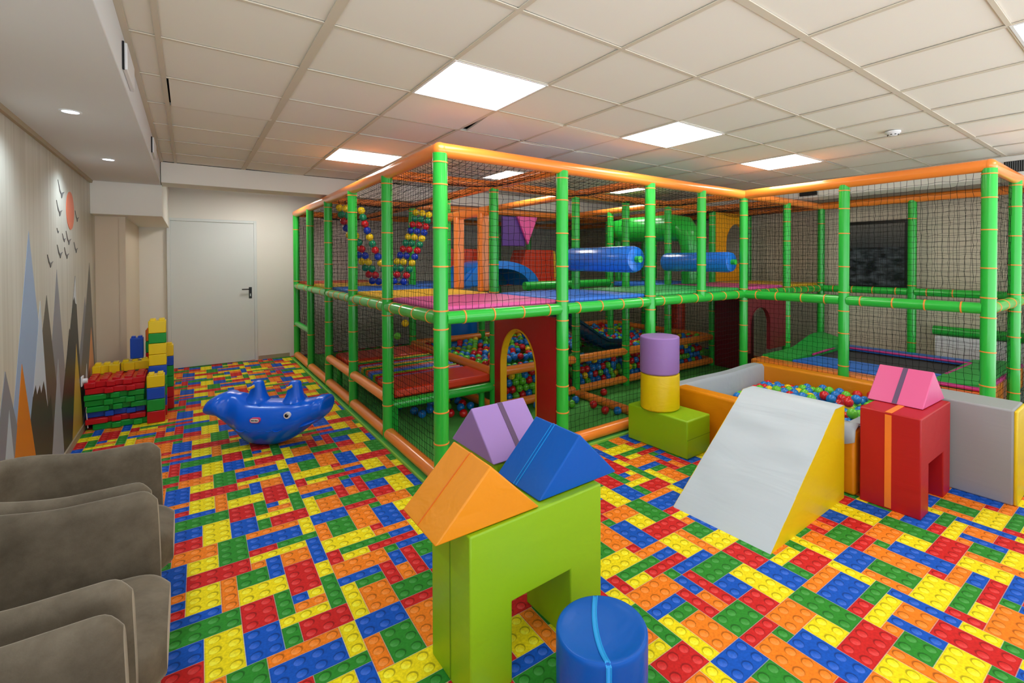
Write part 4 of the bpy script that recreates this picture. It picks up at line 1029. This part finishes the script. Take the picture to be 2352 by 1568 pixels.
# ---------------------------------------------------------------- rocking whale
def whale():
    t = thing('whale_rocker', 'glossy blue plastic whale-shaped rocker on the brick carpet', 'rocking toy', (.46, 4.93, 0))
    C0 = Vector((.472+.101, 4.735-.077, 0)); ax = Vector((.795, -.607, 0)); lat = Vector((.607, .795, 0)); S_ = 1/1590
    SX = lambda p: (p-1180)*S_*(1.02 if p < 1180 else .83)
    prof = [(336, 655, 765, .06), (339, 632, 780, .09), (350, 605, 792, .12), (385, 568, 798, .145), (450, 528, 806, .165), (520, 500, 822, .175), (580, 490, 885, .165), (650, 505, 985, .13), (740, 520, 1065, .14), (820, 560, 1130, .17),
            (900, 590, 1172, .185), (1000, 600, 1195, .19), (1100, 604, 1200, .19), (1200, 604, 1197, .19), (1300, 602, 1180, .19), (1400, 600, 1150, .185), (1500, 600, 1112, .18), (1600, 602, 1062, .175),
            (1700, 592, 1000, .165), (1780, 585, 945, .155), (1850, 572, 905, .15), (1910, 552, 880, .15), (1970, 548, 850, .14), (2015, 545, 820, .135), (2038, 552, 795, .125), (2050, 575, 765, .10), (2056, 610, 725, .06)]
    def cr(p0, p1, p2, p3, t): return .5*(2*p1+(p2-p0)*t+(2*p0-5*p1+4*p2-p3)*t*t+(3*p1-p0-3*p2+p3)*t*t*t)
    fine = []
    for i in range(len(prof)-1):
        q = [prof[max(0, i-1)], prof[i], prof[i+1], prof[min(len(prof)-1, i+2)]]
        for k in range(4): fine.append(tuple(cr(*(v[c] for v in q), k/4) for c in range(4)))
    prof = fine+[prof[-1]]
    n = 36; rings = []
    for px, tp, bt, w in prof:
        z1 = (1200-tp)*S_; z0 = max((1200-bt)*S_, 0)+.002; s = SX(px)
        cz, hh = (z0+z1)/2, (z1-z0)/2; ring = []
        for k in range(n):
            a = 2*pi*k/n; ca, sa = cos(a), sin(a)
            wx = abs(ca)**.78*(1 if ca > 0 else -1); wz = abs(sa)**.72*(1 if sa > 0 else -1)
            ww = w*(.72+.28*min(1, (wz+1)*1.2)) if wz < 0 else w*(1-.16*wz)
            ring.append(C0+ax*s+lat*(ww*wx)+Vector((0, 0, cz+hh*wz)))
        rings.append(ring)
    g = MB(); vs = [p for r_ in rings for p in r_]; fs = []
    for i in range(len(rings)-1):
        for k in range(n): fs.append((i*n+k, i*n+(k+1) % n, (i+1)*n+(k+1) % n, (i+1)*n+k))
    fs += [tuple(range(n)), tuple(range((len(rings)-1)*n, len(rings)*n))[::-1]]
    g.add(vs, fs); g.build('body', 'plastic_blue', t, smooth='all')
    # lower jaw
    jr = []
    for px, tp, bt, w in ((1560, 985, 1040, .10), (1640, 900, 985, .13), (1720, 870, 968, .14), (1820, 850, 940, .135), (1900, 830, 905, .11), (1960, 820, 870, .07), (1985, 830, 850, .02)):
        z1, z0, s = (1215-tp)*S_, (1215-bt)*S_, SX(px); cz, hh = (z0+z1)/2, (z1-z0)/2
        jr.append([C0+ax*s+lat*(w*cos(2*pi*k/16))+Vector((0, 0, cz+hh*sin(2*pi*k/16))) for k in range(16)])
    g = MB(); fs = []
    for i in range(len(jr)-1):
        for k in range(16): fs.append((i*16+k, i*16+(k+1) % 16, (i+1)*16+(k+1) % 16, (i+1)*16+k))
    fs += [tuple(range(16)), tuple(range((len(jr)-1)*16, len(jr)*16))[::-1]]
    g.add([p for r_ in jr for p in r_], fs).build('jaw', 'plastic_blue', t, smooth='all', subsurf=1)
    # two backrest pillars with handle pegs
    for x0, x1, t0, t1 in ((760, 1120, 893, 1018), (1335, 1650, 1438, 1580)):
        rr = []
        for f, zz in ((0, 625), (.12, 590), (.32, 545), (.55, 480), (.8, 410), (.93, 362), (1, 348)):
            e = f**.55; a_ = x0+(t0-x0)*e; b_ = x1+(t1-x1)*e
            if f == 1: a_ += 22; b_ -= 22
            wl = .10*(1-e)+.042*e-(.012 if f == 1 else 0)
            m_, h_ = (a_+b_)/2, (b_-a_)/2*S_*1.02
            rr.append([C0+ax*(SX(m_)+h_*cos(2*pi*k/20))+lat*(wl*sin(2*pi*k/20))+Vector((0, 0, (1200-zz)*S_)) for k in range(20)])
        fs = []
        for i in range(len(rr)-1):
            for k in range(20): fs.append((i*20+k, i*20+(k+1) % 20, (i+1)*20+(k+1) % 20, (i+1)*20+k))
        fs += [tuple(range((len(rr)-1)*20, len(rr)*20))]
        MB().add([p for r_ in rr for p in r_], fs).build('handle_pillar', 'plastic_blue', t, smooth='all', subsurf=1)
        c = C0+ax*(SX((t0+t1)/2-15))+Vector((0, 0, (1200-412)*S_))
        for s_ in (-1, 1):
            MB().tube([c+lat*s_*.035, c+lat*s_*.115, c+lat*s_*.12], [.011, .013, .009], 14).build('handle_peg', 'peg', t, smooth=True)
            MB().tube([c+lat*s_*.03, c+lat*s_*.046], .017, 14).build('peg_collar', 'white', t, smooth=True)
    # eyes and sticker: small discs set on the flank, facing out and a little up
    def disc(s, z, r, m_, name, side, off, sq=1, par=None, n_=28, pts=None):
        w_ = None
        nrm = (lat*side*-1).normalized()
        c = C0+ax*s+Vector((0, 0, z))-lat*side*off
        up = Vector((0, 0, 1)); g = MB()
        P = pts or [(r*cos(2*pi*k/n_)*sq, r*sin(2*pi*k/n_)) for k in range(n_)]
        vs = [c+ax*p[0]*1+up*p[1]+nrm*(.003) for p in P]+[c+ax*p[0]+up*p[1]-nrm*.02 for p in P]; m = len(P)
        g.add(vs, [tuple(range(m)), tuple(range(m, 2*m))[::-1]]+[(i, (i+1) % m, m+(i+1) % m, m+i) for i in range(m)])
        return g.build(name, m_, par or t)
    for side in (1, -1):
        s = SX(1555); z = (1200-735)*S_
        e = disc(s, z, .026, 'white', 'eye', side, .176); disc(s-.001, z, .015, 'black', 'pupil', side, .1785, par=e); disc(s+.006, z+.008, .004, 'white', 'eye_glint', side, .18, par=e)
    # maker's sticker
    s = SX(1088); z = (1200-792)*S_
    def pill(w_, h_):
        P = []
        for k in range(9): a_ = -pi/2+pi*k/8; P.append((w_-h_+h_*cos(a_), h_*sin(a_)))
        for k in range(9): a_ = pi/2+pi*k/8; P.append((-w_+h_+h_*cos(a_), h_*sin(a_)))
        return P
    M['sticker_pink'] = mat('sticker_pink', (226, 70, 110), .4)
    a_ = disc(s, z, 0, 'sticker_pink', 'sticker', 1, .1885, pts=pill(.041, .020)); disc(s, z, 0, 'white', 'sticker_face', 1, .1900, pts=pill(.035, .0145), par=a_)
    cu = bpy.data.curves.new('sticker_text', 'FONT'); cu.body = 'little tikes'; cu.size = .0135; cu.align_x = 'CENTER'; cu.align_y = 'CENTER'; cu.extrude = .0008; cu.offset = .0003
    cu.materials.append(M['black']); o = bpy.data.objects.new('tmp', cu); COL.objects.link(o); bpy.context.view_layer.update()
    me = bpy.data.meshes.new_from_object(o); bpy.data.objects.remove(o); o = bpy.data.objects.new('sticker_text', me); COL.objects.link(o)
    c = C0+ax*s+Vector((0, 0, z))-lat*.1938
    Rm = Matrix((ax, Vector((0, 0, 1)), -lat)).transposed().to_4x4()
    o.parent = a_; o.matrix_local = Matrix.Translation(c-W(a_)) @ Rm
    # scalloped ridge along the flank
    for side in (-1,):
        for k in range(5):
            s = SX(905+k*122); z = (1200-915)*S_
            pp = [C0+ax*(s+.042*q)+Vector((0, 0, z-.016*sin(pi*(q+1)/2)*1.2))+lat*side*(.183-.02*(0)) for q in (-1, -.6, -.2, .2, .6, 1)]
            MB().tube(pp, .0045, 8).build('scallop', 'plastic_blue', t, smooth=True)
whale()

# ---------------------------------------------------------------- toy bricks
def brick(label, col, x0, x1, y0, y1, z0, z1, studs=(2, 2), front=None, grp=None, side='top'):
    t = thing('toy_brick', label, 'toy brick', ((x0+x1)/2, (y0+y1)/2, z0), grp)
    m = LEGO[col]; MB().box(x0+.001, x1-.001, y0, y1, z0+.001, z1-.001).build('body', m, t, bevel=.006, seg=2)
    nx, ny = studs; sm = []
    def stud(*q): MB().box(*q).build('stud', m, t, bevel=.005)
    if nx:
        for i in range(nx):
            for j in range(ny):
                cx_, cy_ = x0+(x1-x0)*(i+.5)/nx, y0+(y1-y0)*(j+.5)/ny; r_x, r_y = (x1-x0)/nx*.32, (y1-y0)/ny*.32
                stud(cx_-r_x, cx_+r_x, cy_-r_y, cy_+r_y, z1-.004, z1+.018)
    if front:
        for f0, f1 in front: stud(x0+(x1-x0)*f0, x0+(x1-x0)*f1, y0-.035, y0+.004, z0+.004, z1-.004)
    return t
W3 = ('lowest', 'second from the bottom', 'third from the bottom', 'fourth from the bottom', 'fifth from the bottom', 'sixth from the bottom', 'seventh from the bottom', 'topmost')
CNM = dict(R='red', G='green', B='blue', Y='yellow', O='orange')
# flat bricks lying in the pile by the wall
lay = [('G', -.72, -.30, .0), ('R', -.765, -.345, .02), ('B', -.77, -.35, .03), ('G', -.755, -.335, .02), ('G', -.77, -.355, .0), ('G', -.772, -.352, .015), ('R', -.765, -.35, -.01), ('R', -.77, -.345, .02)]
z = .002
for k, (c, a, b, dy) in enumerate(lay):
    hgt = .0555
    ft = [(.32, .47), (.68, .84)] if k % 2 == 0 else [(.0, .36), (.42, .58), (.72, 1)]
    if k == 7: ft = [(.0, .18), (.35, .5), (.62, .78)]
    brick('long flat %s brick in the low pile by the wall, %s' % (CNM[c], W3[k]), c, a, b, 6.02+dy, 6.40, z, z+hgt, (0, 0) if k < 7 else (5, 4), ft, 'long flat bricks in the low pile'); z += hgt
brick('yellow long brick lying across the back of the red pile, left', 'Y', -.76, -.56, 6.42, 6.55, .44, .53, (3, 1), [(0, .3), (.6, 1)], 'yellow bricks behind the red pile')
brick('yellow long brick lying across the back of the red pile, right', 'Y', -.555, -.34, 6.42, 6.55, .45, .54, (3, 1), [(.1, .5)], 'yellow bricks behind the red pile')
brick('pale brick under the yellow ones at the back of the pile', 'B', -.76, -.34, 6.42, 6.55, .002, .44, (0, 0), None)
brick('upright blue brick with notched top standing on the yellow row', 'B', -.487, -.383, 6.45, 6.55, .56, .77, (2, 1), None)
# near tower
zs = 0.002
for k, (c, hh) in enumerate((('R', .112), ('G', .112), ('B', .112), ('Y', .115))):
    brick('%s brick of the short tower nearest the camera, %s' % (CNM[c], ('lowest', 'second from the bottom', 'third from the bottom', 'topmost')[k]), c, -.335, -.2, 5.95, 6.10, zs, zs+hh, (0, 0) if k < 3 else (2, 2), None, 'bricks of the short front tower'); zs += hh+.001
# tall tower
zs = .002
seqt = [('R', .10), ('B', .10), ('G', .10), ('G', .10), ('B', .105), ('Y', .11), ('Y', .11), ('G', .10), ('Y', .125)]
for k, (c, hh) in enumerate(seqt):
    brick('%s brick of the tallest tower, %s' % (CNM[c], ('lowest', 'second from the bottom', 'third from the bottom', 'fourth from the bottom', 'fifth from the bottom', 'sixth, lower of two yellow together', 'seventh, upper of two yellow together', 'eighth from the bottom', 'topmost')[k]), c, -.33, -.19, 6.18, 6.31, zs, zs+hh, (0, 0) if k < 8 else (2, 2), None, 'bricks of the tallest tower'); zs += hh+.001
# slim right tower
zs = .002
for k, (c, hh) in enumerate((('R', .12), ('R', .11), ('G', .11), ('G', .11), ('B', .10), ('Y', .12))):
    brick('%s brick of the slim tower on the right, %s' % (CNM[c], ('lowest', 'second from the bottom', 'third from the bottom', 'fourth from the bottom', 'fifth from the bottom', 'topmost')[k]), c, -.21, -.14, 6.42, 6.53, zs, zs+hh, (0, 0) if k < 5 else (1, 2), None, 'bricks of the slim right tower'); zs += hh+.001
# tower behind the tallest
zs = .002
for k, (c, hh) in enumerate((('R', .11), ('B', .11), ('G', .11), ('R', .13), ('R', .12), ('G', .12), ('O', .12))):
    brick('%s brick of the half hidden tower behind the tallest, %s' % (CNM[c], ('lowest', 'second from the bottom', 'third from the bottom', 'fourth from the bottom', 'fifth from the bottom', 'sixth from the bottom', 'topmost')[k]), c, -.375, -.25, 6.6, 6.7, zs, zs+hh, (0, 0) if k < 6 else (2, 1), None, 'bricks of the half hidden tower'); zs += hh+.001

# ---------------------------------------------------------------- armchairs
def chair(y0, label, Wd, xn, xfar):
    """tub armchair facing +x between y0 and y0+.66"""
    H, T, xb, xf = .655, .088, -.755, xfar
    t = thing('armchair', label, 'armchair', (-.42, y0+Wd/2, 0), 'taupe armchairs along the left wall')
    # U path (centre line), front of near arm -> back -> front of far arm
    ya, yb = y0+T/2, y0+Wd-T/2; R = .2; path = []
    L_ = xf-(xb+T/2+R)
    Ln = xn-(xb+T/2+R)
    for k in range(17): path.append((xn-Ln*k/16, ya, -1, 0))
    for k in range(1, 9): a = pi/2*k/8; path.append((xb+T/2+R-R*sin(a), ya+R-R*cos(a), 0, 0))
    for k in range(1, 8): path.append((xb+T/2, ya+R+(yb-ya-2*R)*k/8, 0, 0))
    for k in range(0, 9): a = pi/2*k/8; path.append((xb+T/2+R-R*cos(a), yb-R+R*sin(a), 0, 0))
    for k in range(1, 17): path.append((xb+T/2+R+L_*k/16, yb, 1, 0))
    P = [Vector((p[0], p[1], 0)) for p in path]; n = len(P); rows_ = []
    for i, p in enumerate(P):
        tg = (P[min(i+1, n-1)]-P[max(i-1, 0)]).normalized(); nr = Vector((tg.y, -tg.x, 0))
        back = max(0, min(1, (-.35-p.x)/.35)); top = H+.05*back*back*(3-2*back)
        dfr = (xn if i < 17 else xf)-p.x; rr = .045
        if dfr < rr: top -= rr-sqrt(max(0, rr*rr-(rr-dfr)**2))
        th = T*(1 if dfr > .03 else .75+.25*sqrt(max(0, 1-(1-dfr/.03)**2)))
        row = []
        for (o, z) in ((-.5, .10), (-.5, .3), (-.5, .55), (-.5, .9), (-.42, 1.4), (-.25, 1.8), (0, 2), (.25, 1.8), (.42, 1.4), (.5, .9), (.5, .55), (.5, .3), (.5, .10)):
            if z <= .9: zz = .12+(top-.06-.12)*(z-.1)/.8
            else: zz = top-.06+.06*(z-.9)/1.1
            row.append(p+nr*(o*th)+Vector((.012*sin(pi*zz/H)*(1 if dfr < .1 else 0), 0, zz)))
        rows_.append(row)
    g = MB().grid(rows_)
    g.add(rows_[0], [tuple(range(13))]); g.add(rows_[-1], [tuple(range(13))])
    g.add([r_[0] for r_ in rows_]+[r_[12] for r_ in rows_], [(i, i+1, n+i+1, n+i) for i in range(n-1)])
    g.build('shell', 'velvet', t, smooth='all', subsurf=1)
    # seat cushion with rounded front
    g = MB(); s0, s1 = y0+T+.002, y0+Wd-T-.002; xs = [xb+T, -.5, -.3, -.17, -.115, -.085, -.068]; rws = []
    for q, x in enumerate(xs):
        inset = ((x+.16)/.1)**2*.09 if x > -.16 else 0
        a_, b_ = s0+inset, s1-inset
        if x > -.14: a_ -= .05*(1-min(1, inset/.03)) if inset < .03 else 0
        ring = []
        zt_ = .378-(.0 if x < -.13 else (x+.13)*.5)
        for yy, zz in ((a_+.03, .22), (a_, .25), (a_, zt_-.03), (a_+.03, zt_), ((a_+b_)/2, zt_+.012), (b_-.03, zt_), (b_, zt_-.03), (b_, .25), (b_-.03, .22)): ring.append((x, yy, zz))
        rws.append(ring)
    for r_ in rws: r_.append(r_[0])
    g.grid(rws); g.add(rws[0][:-1], [tuple(range(9))]); g.add(rws[-1][:-1], [tuple(range(9))]); g.build('seat_cushion', 'velvet', t, smooth='all', subsurf=2)
    MB().box(xb+T, -.13, s0, s1, .12, .23).build('seat_base', 'velvet', t, bevel=.01)
    for x in (xb+.09, xf-.08):
        for yy in (y0+.06, y0+Wd-.06): MB().tube([(x, yy, .13), (x, yy, 0)], [.022, .014], 12).build('leg', 'wood', t, smooth=True)
    return t
chair(2.52, 'taupe velvet tub armchair farthest from the camera, nearest the mural', .63, -.136, -.128)
chair(1.776, 'taupe velvet tub armchair, middle of the three', .722, -.142, -.112)
chair(.985, 'taupe velvet tub armchair closest to the camera at the bottom left', .712, -.17, -.147)

# ---------------------------------------------------------------- camera, world, view
cam = bpy.data.cameras.new('camera'); co = bpy.data.objects.new('camera', cam); COL.objects.link(co)
yaw, pit, roll = .6517, .0130, -.0022
right = Vector((cos(yaw), -sin(yaw), 0)); up = Vector((sin(pit)*sin(yaw), sin(pit)*cos(yaw), cos(pit))); fwd = Vector((cos(pit)*sin(yaw), cos(pit)*cos(yaw), -sin(pit)))
xc = right*cos(roll)+up*sin(roll); yc = -right*sin(roll)+up*cos(roll)
co.matrix_world = Matrix.Translation((0, 0, 1.55)) @ Matrix((xc, yc, -fwd)).transposed().to_4x4()
cam.sensor_width = 36; cam.lens = 1095.45/2352*36; cam.shift_x = -94.2155/2352; cam.shift_y = -171.116/2352; cam.clip_start = .05
S.camera = co
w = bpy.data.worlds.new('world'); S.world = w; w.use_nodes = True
w.node_tree.nodes['Background'].inputs[0].default_value = (.84, .92, 1, 1); # brighter towards the ground: added fill through the open sides to lift the ceiling
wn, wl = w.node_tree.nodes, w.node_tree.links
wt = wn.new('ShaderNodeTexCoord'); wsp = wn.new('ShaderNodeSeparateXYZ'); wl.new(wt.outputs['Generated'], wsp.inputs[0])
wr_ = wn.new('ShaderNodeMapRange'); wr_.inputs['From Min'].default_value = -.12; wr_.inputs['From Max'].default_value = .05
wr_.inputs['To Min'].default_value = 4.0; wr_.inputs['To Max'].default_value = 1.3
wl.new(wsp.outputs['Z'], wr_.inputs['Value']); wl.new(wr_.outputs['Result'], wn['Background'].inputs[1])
S.view_settings.view_transform = 'Standard'; S.view_settings.look = 'None'; S.view_settings.gamma = 1; S.view_settings.use_curve_mapping = False
S.view_settings.exposure = .0
